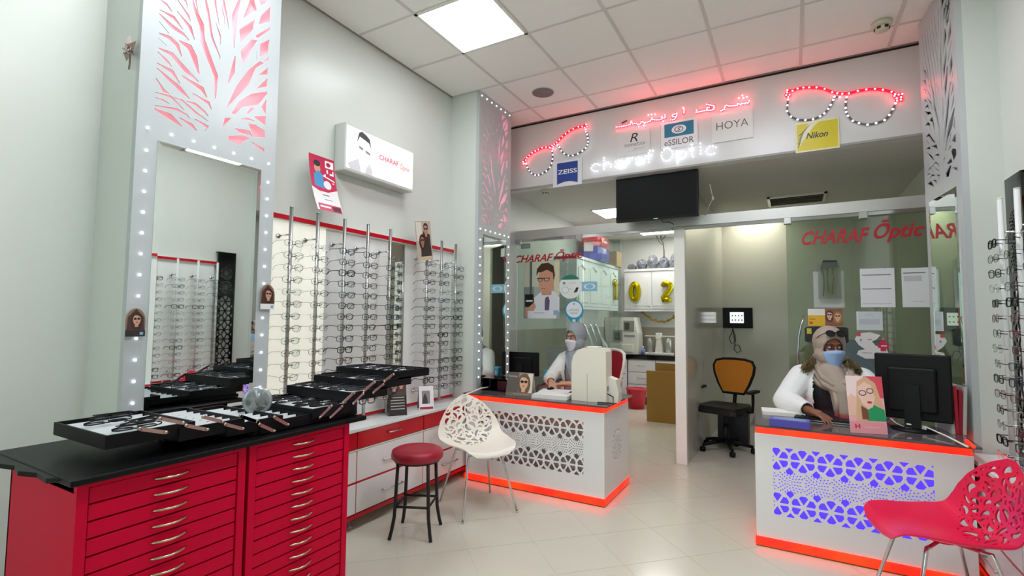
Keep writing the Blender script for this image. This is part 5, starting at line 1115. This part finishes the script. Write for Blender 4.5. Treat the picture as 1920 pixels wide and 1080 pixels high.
# ------------------------------------------------------------------ things on the right desk
monitor('black monitor seen from behind on the right desk', (.635, 3.90, DZ), math.radians(-14), .37, .40, .06)
p = fl(1618, 815, DZ)
t = thing('easel_card', 'pink photo card of a blonde woman in glasses on the right desk', 'display card', (p.x+.035, p.y+.05, DZ), math.radians(14))
A_ = .19; B_ = .335
c = card('front_card', A_, B_, '#e6b4b8', [('p', '#d8505e', rect(.5,.62,1,1)), ('p', '#f0dcd8', rect(0,.62,.5,1)), ('p', '#d9b08c', [(.2,.3),(.3,.9),(.55,1.0),(.8,.88),(.95,.5),(.95,.22),(.2,.2)]), ('p', '#1e9a60', [(.5,.22),(1,.22),(.98,.42),(.7,.5),(.52,.4)]), ('p', '#eccab8', [(.3,.8),(.5,.9),(.68,.84),(.76,.62),(.68,.46),(.56,.42),(.4,.52),(.3,.66)]), ('p', '#e8c2ac', [(0,.3),(.2,.3),(.26,.62),(.1,.68),(0,.6)]), ('p', '#7a4a32', [(.36,.48),(.52,.42),(.55,.24),(.36,.24)]), ('p', '#4a3630', ell(.43,.70,.11,.05,14)), ('p', '#eccab8', ell(.43,.70,.085,.035,14)), ('p', '#4a3630', ell(.64,.74,.1,.05,14)), ('p', '#eccab8', ell(.64,.74,.075,.035,14)), ('p', '#c03a44', ell(.6,.54,.07,.022,12)), ('p', '#e39aa2', rect(0,0,1,.2)), ('p', '#c22a36', rect(.14,.08,.18,.16)), ('p', '#c22a36', rect(.24,.08,.28,.16)), ('p', '#c22a36', rect(.14,.11,.28,.13)), ('p', '#e8b4b8', rect(.4,.1,.8,.115))], t, thick=.002)
c.rotation_euler = (math.radians(-10), 0, 0); s_ = bx('strut', (-.03, 0, 0), (.03, .002, .24), mat('kraft_strut', '#b8a890', .7), t); s_.rotation_euler = (math.radians(16), 0, 0); s_.location = (0, .11, 0)
a, b = fl(1443, 799, DZ), fl(1520, 806, DZ)
t = thing('blue_box', 'flat violet-blue box at the left end of the right desk', 'box', ((a.x+b.x)/2, a.y+.06, DZ), math.radians(-2)); w = (b.x-a.x)/2; bx('body', (-w, -.055, 0), (w, .055, .045), mat('box_violet', '#4a44a4', .35), t, .003); bx('lid_print', (-w+.02, -.04, .045), (w-.02, .04, .0455), mat('box_blue2', '#5c7ab4', .35), t)
p = fl(1452, 776, DZ); t = thing('paper_stack', 'white forms beside the violet box on the right desk', 'papers', (p.x+.05, p.y+.03, DZ), .1)
for k in range(4): MB().box((-.13, -.09, k*.006), (.13, .09, k*.006+.0055)).build('sheet', M_paper, t)
p = fl(1560, 795, DZ); t = thing('keyboard', 'black keyboard under the woman\'s hand on the right desk', 'keyboard', (p.x-.01, p.y+.09, DZ), -.05); bx('tray', (-.2, -.065, 0), (.2, .065, .014), M_blackpl, t, .003); bx('edge', (-.2, -.068, .003), (.2, -.065, .008), M_alu, t)
km = MB().box((-.011, -.011, .014), (.011, .011, .019)).mesh('key', M_blackm)
for i in range(14):
    for j in range(4): obj('key', km, t, (-.18+i*.0275, -.045+j*.03, 0))
for i, (dx, hx, m, l) in enumerate(((0, .27, '#d9d4cc', 'pale magazine standing nearest the monitor'), (.03, .28, '#c32a3c', 'red magazine standing behind the monitor'), (.055, .26, '#9a2032', 'dark red magazine standing behind the monitor'), (.08, .28, '#bdbab2', 'grey magazine standing nearest the right mirror'))):
    o = bx('magazine', (-.008, -.1, 0), (.008, .1, hx), mat('print_'+m, m, .35)); o.location = (.80+dx*.6, 3.97, DZ); o.rotation_euler = (0, math.radians(-3+2*i), .15); tag(o, l, 'magazine', 'magazines on the right desk')
pts = [fl(1700, 795, .80), fl(1735, 800, .79), fl(1775, 818, .775), fl(1815, 838, .765)]; tag(MB().tube(pts, .005, 6).build('desk_cable', M_whitep), 'white cable running across the right desk', 'cable')
p = fl(1722, 812, DZ); t = thing('adapter', 'small white adapter under the monitor on the right desk', 'adapter', (p.x, p.y+.08, DZ)); bx('case', (-.05, -.03, 0), (.05, .03, .03), M_whitep, t, .005); MB().tube([(-.05, 0, .015), (-.09, .01, .03), (-.12, .0, .06)], .004, 6).build('plug_cable', M_whitep, t)
pts = [fl(1812, 826, .765), fl(1826, 838, .765)]; tag(MB().tube(pts, .009, 6).build('led_end', M_ledred), 'glowing red end of LED strip at the right desk corner', 'LED strip')
# ------------------------------------------------------------------ people
def blob(prims, voxel, smooth, name, m):
    mb = MB()
    for p in prims:
        if p[0] == 'c':
            a, b = Vector(p[1]), Vector(p[3]); ra, rb = p[2], p[4]; n = 12; d = (b-a); L = d.length; z = d.normalized() if L > 1e-6 else Vector((0, 0, 1)); q = z.to_track_quat('Z', 'Y')
            prof = [(ra*math.sin(t), -ra*math.cos(t)) for t in [PI/2*k/4 for k in range(5)]]+[(rb*math.cos(t), L+rb*math.sin(t)) for t in [PI/2*k/4 for k in range(5)]]
            prof[0] = (1e-4, -ra); prof[-1] = (1e-4, L+rb); vs = []; fs = []
            for r, h in prof:
                for k in range(n): vs.append(a+q @ Vector((r*math.cos(2*PI*k/n), r*math.sin(2*PI*k/n), h)))
            for i in range(len(prof)-1):
                for k in range(n): fs.append((i*n+k, i*n+(k+1) % n, (i+1)*n+(k+1) % n, (i+1)*n+k))
            fs += [tuple(range(n-1, -1, -1)), tuple((len(prof)-1)*n+k for k in range(n))]; mb.add(vs, fs)
        else:
            c, r = Vector(p[1]), p[2]; R = Matrix.Rotation(0, 3, 'X')
            if len(p) > 3: from mathutils import Euler; R = Euler(p[3]).to_matrix()
            t = MB().ball((0, 0, 0), r, 16); mb.add([c+R @ Vector(v) for v in t.v], t.f)
    me = mb.mesh('tmp', m); o = bpy.data.objects.new('tmp', me); COL.objects.link(o)
    r = o.modifiers.new('r', 'REMESH'); r.mode = 'VOXEL'; r.voxel_size = voxel; s = o.modifiers.new('s', 'SMOOTH'); s.iterations = smooth; s.factor = .5
    dg = bpy.context.evaluated_depsgraph_get(); dg.update(); out = bpy.data.meshes.new_from_object(o.evaluated_get(dg)); bpy.data.objects.remove(o); bpy.data.meshes.remove(me)
    out.name = name; out.polygons.foreach_set('use_smooth', [True]*len(out.polygons)); out.materials.clear(); out.materials.append(m); return out
def cut(me, test):
    bm = bmesh.new(); bm.from_mesh(me); bmesh.ops.delete(bm, geom=[f for f in bm.faces if test(f.calc_center_median())], context='FACES'); bm.to_mesh(me); bm.free()
    return me
def thicken(o, t): s = o.modifiers.new('thickness', 'SOLIDIFY'); s.thickness = t; s.offset = 1; return o
def hand(w, tip, palm_n, curl, side):
    """capsules of a hand from wrist w towards tip; palm normal palm_n; side = direction of the thumb"""
    w = Vector(w); d = (Vector(tip)-w).normalized(); n = Vector(palm_n).normalized(); s = d.cross(n).normalized()*side; L = .175; out = []
    k = w+d*.082
    out.append(('c', w, .024, w+d*.05+s*.008, .026)); 
    for i, f in enumerate((.028, .010, -.009, -.027)): out.append(('c', w+d*.02+s*f*.6, .015, k+s*f, .0115))
    for i, (f, l) in enumerate(((.029, .068), (.010, .077), (-.009, .072), (-.027, .056))):
        a = k+s*f; e = d*(.42*l)+n*(curl*l*.18); b = a+e; c = b+d*(.32*l)+n*(curl*l*.42); g = c+d*(.16*l)+n*(curl*l*.40)
        spread = s*(f*.22)
        out += [('c', a, .0105, b+spread*.5, .0095), ('c', b+spread*.5, .0095, c+spread, .0085), ('c', c+spread, .0085, g+spread*1.1, .0072)]
    a = w+d*.025+s*.022; b = a+d*.03+s*.028+n*.008; c = b+d*.03+s*.010+n*.008
    out += [('c', a, .015, b, .0115), ('c', b, .0115, c, .009)]
    return out
def person(label, loc, rz, skin, hij, maskc, arms, head_turn, tilt, coat, cfg):
    P_ = thing('person', label, 'person', loc, rz)
    M_skin = mat('skin_'+skin, skin, .5); M_hij = mat('hijab_'+hij, hij, .85, bump=.25, scale=90, var=.05); M_coat = mat('coat_'+coat, coat, .8, bump=.12, scale=50)
    hc = Vector((0, -.035, 1.225)); Rh = Matrix.Rotation(head_turn, 3, 'Z') @ Matrix.Rotation(tilt, 3, 'X')
    def hp(x, y, z): return hc+Rh @ Vector((x, y, z))
    def he(x, y, z, r): return ('e', hp(x, y, z), r, Rh.to_euler())
    # body: head, neck, trunk, legs, arms and hands in one surface
    b = [he(0, .012, .025, (.073, .092, .098)), he(0, -.022, -.045, (.056, .066, .068)), he(0, -.055, -.085, (.026, .024, .022)), ('c', hp(0, -.088, .012), .007, hp(0, -.103, -.022), .0125), he(0, -.07, .035, (.052, .02, .014)), he(.034, -.064, -.02, (.022, .018, .018)), he(-.034, -.064, -.02, (.022, .018, .018)), ('c', hp(-.018, -.084, -.056), .008, hp(.018, -.084, -.056), .008),
         ('c', (0, -.005, 1.02), .052, (0, -.02, 1.16), .047), ('c', (-.13, .0, 1.02), .052, (.13, 0, 1.02), .052), ('e', (0, 0, .88), (.155, .105, .19)), ('e', (0, .0, .66), (.15, .11, .16)), ('e', (0, 0, .52), (.17, .14, .10)),
         ('c', (-.09, 0, .50), .085, (-.11, -.38, .50), .065), ('c', (.09, 0, .50), .085, (.11, -.38, .50), .065), ('c', (-.11, -.38, .49), .06, (-.11, -.36, .10), .04), ('c', (.11, -.38, .49), .06, (.11, -.36, .10), .04), ('c', (-.11, -.35, .05), .035, (-.11, -.47, .035), .03), ('c', (.11, -.35, .05), .035, (.11, -.47, .035), .03)]
    for s, (sh, el, wr, tip, pn, cu, sd) in arms.items():
        b += [('c', sh, .048, el, .038), ('c', el, .038, wr, .026)]+hand(wr, tip, pn, cu, sd)
    obj('body', blob(b, .0045, 3, 'body', M_skin), P_)
    # eyes and brows
    for s in (-1, 1):
        e = MB().ball(hp(s*.031, -.073, .012), (.0135, .0135, .009), 10).build('eye', mat('eye_white', '#cfc6ba', .25), P_); MB().ball(hp(s*.031+cfg['gaze'], -.0815, .012), (.0062, .0062, .0062), 8).build('iris', mat('iris', '#1c100a', .15), e)
        MB().tube([hp(s*.014, -.086, .030), hp(s*.032, -.084, .038), hp(s*.052, -.070, .032)], [.003, .0036, .002], 6).build('eyebrow', mat('brow_hair', '#1a100c', .8), P_)
        MB().tube([hp(s*.017, -.084, .016), hp(s*.031, -.0855, .0215), hp(s*.046, -.078, .015)], .0016, 5).build('eyelid', mat('brow_hair', '#1a100c', .8), P_)
    # face mask with pleats
    V = []; Fm = []; nu, nv = 18, 13
    for j in range(nv):
        v = j/(nv-1)
        for i in range(nu):
            u = -1+2*i/(nu-1); z = -.014-.092*v-.026*(1-u*u)*v*v+.010*(1-u*u)*(1-v)+.020*u*u*(v*v)-.008*u*u*(1-v); bulge = .116-.046*u*u*(1.15)-.018*max(0, v-.45)*2*(1-u*u)+.012*(1-u*u)*math.exp(-((v-.18)/.18)**2)-.006*v
            V.append(hp(.073*u*(1-.22*v*v), -bulge+.0016*math.sin(v*PI*8)*(1-u*u), z))
    for j in range(nv-1):
        for i in range(nu-1): Fm.append((j*nu+i, j*nu+i+1, (j+1)*nu+i+1, (j+1)*nu+i))
    mk = MB().add(V, Fm, 0, True).mesh('face_mask', mat('mask_'+maskc, maskc, .8), fix=True); mo = thicken(obj('face_mask', mk, P_), .0015)
    for s in (-1, 1):
        MB().tube([hp(s*.07, -.062, -.02), hp(s*.080, -.02, -.01), hp(s*.082, .0, -.02)], .0015, 5).build('ear_loop', M_paper, mo)
    # headscarf
    h = [he(0, .022, .040, (.100, .116, .116)), he(0, .0, -.05, (.098, .092, .09)), ('e', (0, 0, 1.09), (.085, .085, .06)), ('c', (-.06, 0, 1.05), .075, (.06, 0, 1.05), .075), ('c', (-.10, .03, 1.035), .062, (.10, .03, 1.035), .062), ('e', (0, .05, .98), (.12, .07, .12))]+[(('c',)+c) for c in cfg['drape']]
    hm = blob(h, .007, 4, 'headscarf', M_hij); Ri = Rh.transposed()
    def face_open(c):
        q = Ri @ (Vector(c)-hc); return q.y < -.012 and (q.x/.069)**2+((q.z+.018)/.102)**2 < 1
    thicken(obj('headscarf', cut(hm, face_open), P_), .005)
    fo = MB()
    fo.tube([hp(.071*math.sin(t), -.048-.030*math.cos(t)**2*(1 if math.cos(t) > 0 else .9), -.016+.100*math.cos(t)) for t in [2*PI*k/28 for k in range(28)]], .0095, 8, closed=True)
    for k, (rx, ry, z, rr, dz) in enumerate(((.085, .078, 1.105, .022, .012), (.098, .092, 1.075, .024, -.01), (.112, .10, 1.045, .024, -.035))):
        fo.tube([(rx*math.cos(t), -.005+ry*math.sin(t), z+dz*math.sin(t)*-1*(-1 if math.sin(t) > 0 else 1.0)-(.03+.02*k)*max(0, -math.sin(t))) for t in [2*PI*i/24 for i in range(24)]], rr, 8, closed=True)
    for f in cfg['folds']: fo.tube(f[0], f[1], 8)
    fo.build('scarf_folds', M_hij, P_)
    # shirt and coat
    thicken(obj('shirt', blob([('e', (0, 0, .88), (.165, .118, .19)), ('e', (0, 0, .68), (.165, .125, .18)), ('c', (-.12, 0, 1.0), .062, (.12, 0, 1.0), .062)], .012, 4, 'shirt', mat('shirt_'+cfg['shirt'], cfg['shirt'], .85)), P_), .002)
    thicken(obj('trousers', blob([('e', (0, 0, .53), (.185, .155, .11)), ('c', (-.09, 0, .50), .098, (-.11, -.38, .50), .078), ('c', (.09, 0, .50), .098, (.11, -.38, .50), .078), ('c', (-.11, -.38, .49), .072, (-.11, -.36, .10), .06), ('c', (.11, -.38, .49), .072, (.11, -.36, .10), .06)], .014, 4, 'trousers', mat('trousers', '#1c1c20', .8)), P_), .002)
    for s in (-1, 1): thicken(obj('shoe', blob([('c', (s*.11, -.34, .045), .043, (s*.11, -.48, .036), .036)], .01, 3, 'shoe', M_blackm), P_), .002)
    k = cfg.get('puff', 0)
    c = [('e', (0, .005, .88), (.185+k, .135+k, .2)), ('e', (0, .005, .66), (.19+k, .15+k, .2)), ('c', (-.135, 0, 1.015), .066+k*.5, (.135, 0, 1.015), .066+k*.5)]
    for s, (sh, el, wr, tip, pn, cu, sd) in arms.items():
        w2 = Vector(el).lerp(Vector(wr), cfg['cuff']); m_ = Vector(sh).lerp(Vector(el), .5); e_ = Vector(el)
        c += [('c', sh, .066+k, tuple(m_), .064+k), ('c', tuple(m_), .062+k, el, .058+k*.9), ('c', el, .058+k*.9, tuple(e_.lerp(w2, .5)), .052+k*.7), ('c', tuple(e_.lerp(w2, .5)), .05+k*.6, tuple(w2), .040+k*.3)]
    cm = blob(c, .010, 3, 'coat', M_coat)
    ow = cfg['open']
    def front(q):
        if q.y < -.07 and q.z < 1.03 and -ow+cfg.get('ox', 0) < q.x < ow+cfg.get('ox', 0) and q.y > -.21-k: return True
        for s, (sh, el, wr, tip, pn, cu, sd) in arms.items():
            w2 = Vector(el).lerp(Vector(wr), cfg['cuff']); d = (Vector(wr)-Vector(el)).normalized()
            if (q-w2).dot(d) > .012 and (q-w2).length < .09: return True
        return False
    co = thicken(obj('coat', cut(cm, front), P_), .006)
    for f in cfg.get('seams', []): MB().tube(f[0], f[1], 6).build('coat_fold', M_coat, co)
    return P_, hp, Rh
# woman at the left desk
p1, hp, Rh = person('woman in grey headscarf, white mask and white coat at the left desk', (-1.915, 4.74, 0), math.radians(-14), '#c9977c', '#949ba0', '#dfe0ea',
    {'r': ((-.17, 0, 1.0), (-.235, -.16, .80), (-.04, -.37, .805), (.05, -.46, .785), (0, 0, -1), .55, 1), 'l': ((.17, 0, 1.0), (.26, -.13, .80), (.12, -.33, .80), (-.02, -.40, .79), (0, 0, -1), .4, -1)},
    math.radians(-8), math.radians(5), '#e9eae4', dict(gaze=-.003, shirt='#8a9294', cuff=.72, open=.075, drape=[((.0, -.06, 1.04), .07, (.03, -.115, .92), .055), ((.03, -.12, .92), .05, (.04, -.13, .80), .035), ((.05, .04, 1.1), .07, (.14, .05, 1.05), .05)],
    folds=[([(-.05, -.11, 1.04), (-.01, -.155, .96), (.03, -.16, .86), (.04, -.155, .78)], .014), ([(.06, -.10, 1.03), (.06, -.155, .95), (.07, -.16, .85)], .013)]))
office_chair('office chair with red back and white arms behind the seated woman', (-1.80, 4.86, 0), math.radians(-45), mat('red_mesh', '#a80d24', .6), M_blackm, M_whitep, sz=-.085, bz=.12)
office_chair('black office chair under the woman at the right desk', (.235, 4.36, 0), math.radians(-3), M_blackm, M_blackm, M_blackpl, arms=False, sz=-.085, bz=-.06)
# woman at the right desk
p2, hp2, Rh2 = person('woman in beige headscarf, blue mask and white fur-collared coat at the right desk', (.235, 4.33, 0), math.radians(-3), '#8a5840', '#a8988a', '#9dbbe4',
    {'r': ((-.18, 0, 1.0), (-.285, -.17, .835), (-.115, -.40, .81), (-.005, -.50, .785), (0, 0, -1), .5, 1), 'l': ((.18, 0, 1.0), (.29, -.14, .83), (.21, -.36, .805), (.12, -.46, .785), (0, 0, -1), .4, -1)},
    math.radians(22), math.radians(4), '#e6e8e6', dict(gaze=.004, shirt='#151316', cuff=.8, open=.10, ox=-.01, puff=.022, drape=[((.0, -.07, 1.05), .075, (.06, -.13, .93), .07), ((.06, -.13, .93), .068, (.075, -.15, .80), .062), ((.13, -.10, 1.0), .05, (.15, -.13, .80), .045), ((-.05, .03, 1.12), .075, (-.06, .03, 1.02), .075)],
    folds=[([(-.09, -.05, 1.10), (-.05, -.12, 1.02), (.02, -.165, .97), (.08, -.165, .985), (.12, -.12, 1.04), (.12, -.04, 1.10)], .022), ([(-.10, -.04, 1.06), (-.04, -.13, .97), (.04, -.18, .925), (.10, -.17, .945), (.14, -.12, 1.0)], .022), ([(.02, -.17, .93), (.03, -.20, .85), (.03, -.19, .76)], .016), ([(.10, -.175, .93), (.11, -.2, .85), (.105, -.19, .76)], .018), ([(.15, -.15, .98), (.165, -.165, .88), (.16, -.16, .78)], .014), ([hp_ for hp_ in [(-.085, -.03, 1.28), (-.09, -.045, 1.2), (-.075, -.06, 1.12), (-.03, -.10, 1.06)]], .012)],
    seams=[([(-.27, -.09, .94), (-.33, -.12, .90), (-.30, -.20, .87)], .010), ([(-.29, -.2, .80), (-.24, -.27, .79), (-.20, -.29, .85)], .008)]))
# fur collar
fur = MB(); rg = random.Random(6)
for s in (-1, 1):
    for k in range(700):
        t = rg.random(); c = Vector((s*(.105+.075*t), -.055+.075*t*.4+rg.uniform(-.05, .05), 1.115-.10*t+rg.uniform(-.04, .04))); d = Vector((s*rg.uniform(.0, 1), rg.uniform(-1, .1), rg.uniform(-.7, .7))).normalized()*rg.uniform(.02, .045); e = Vector((rg.uniform(-1, 1), rg.uniform(-1, 1), rg.uniform(-1, 1)))*.005
        fur.add([c-e, c+e, c+d], [(0, 1, 2)])
    fur.tube([(s*.10, -.06, 1.13), (s*.15, -.03, 1.08), (s*.185, -.06, 1.02)], [.03, .035, .028], 8)
o = fur.build('fur_collar', mat('fur_brown', '#6e5c3a', .9, var=.4, scale=80), p2); o['kind'] = 'stuff'
# sunglasses pushed up on her head
sg = thing('sunglasses', 'dark sunglasses pushed up on the beige headscarf', 'sunglasses', (0, 0, 0)); sg.parent = None
m = p2.matrix_basis.copy(); mw = Matrix.Translation(p2.location) @ Matrix.Rotation(p2.rotation_euler.z, 4, 'Z')
def hw(x, y, z): return mw @ hp2(x, y, z)
for s in (-1, 1):
    L = [hw(s*.034+.030*math.cos(t), -.092+.022*math.sin(t)*.75+.02*abs(s*.034+.030*math.cos(t))*6*.2, .112+.02*math.sin(t)) for t in [2*PI*k/14 for k in range(14)]]
    MB().add(L, [tuple(range(14))]).build('lens', mat('shade_lens', '#140c0a', .08), sg); MB().tube(L, .0028, 6, closed=True).build('rim', M_blackpl, sg)
    MB().tube([hw(s*.064, -.085, .115), hw(s*.088, -.04, .09), hw(s*.099, .02, .05), hw(s*.098, .05, .02)], .0026, 6).build('temple', M_blackpl, sg)
MB().tube([hw(-.008, -.095, .118), hw(0, -.099, .121), hw(.008, -.095, .118)], .003, 6).build('bridge', M_blackpl, sg)
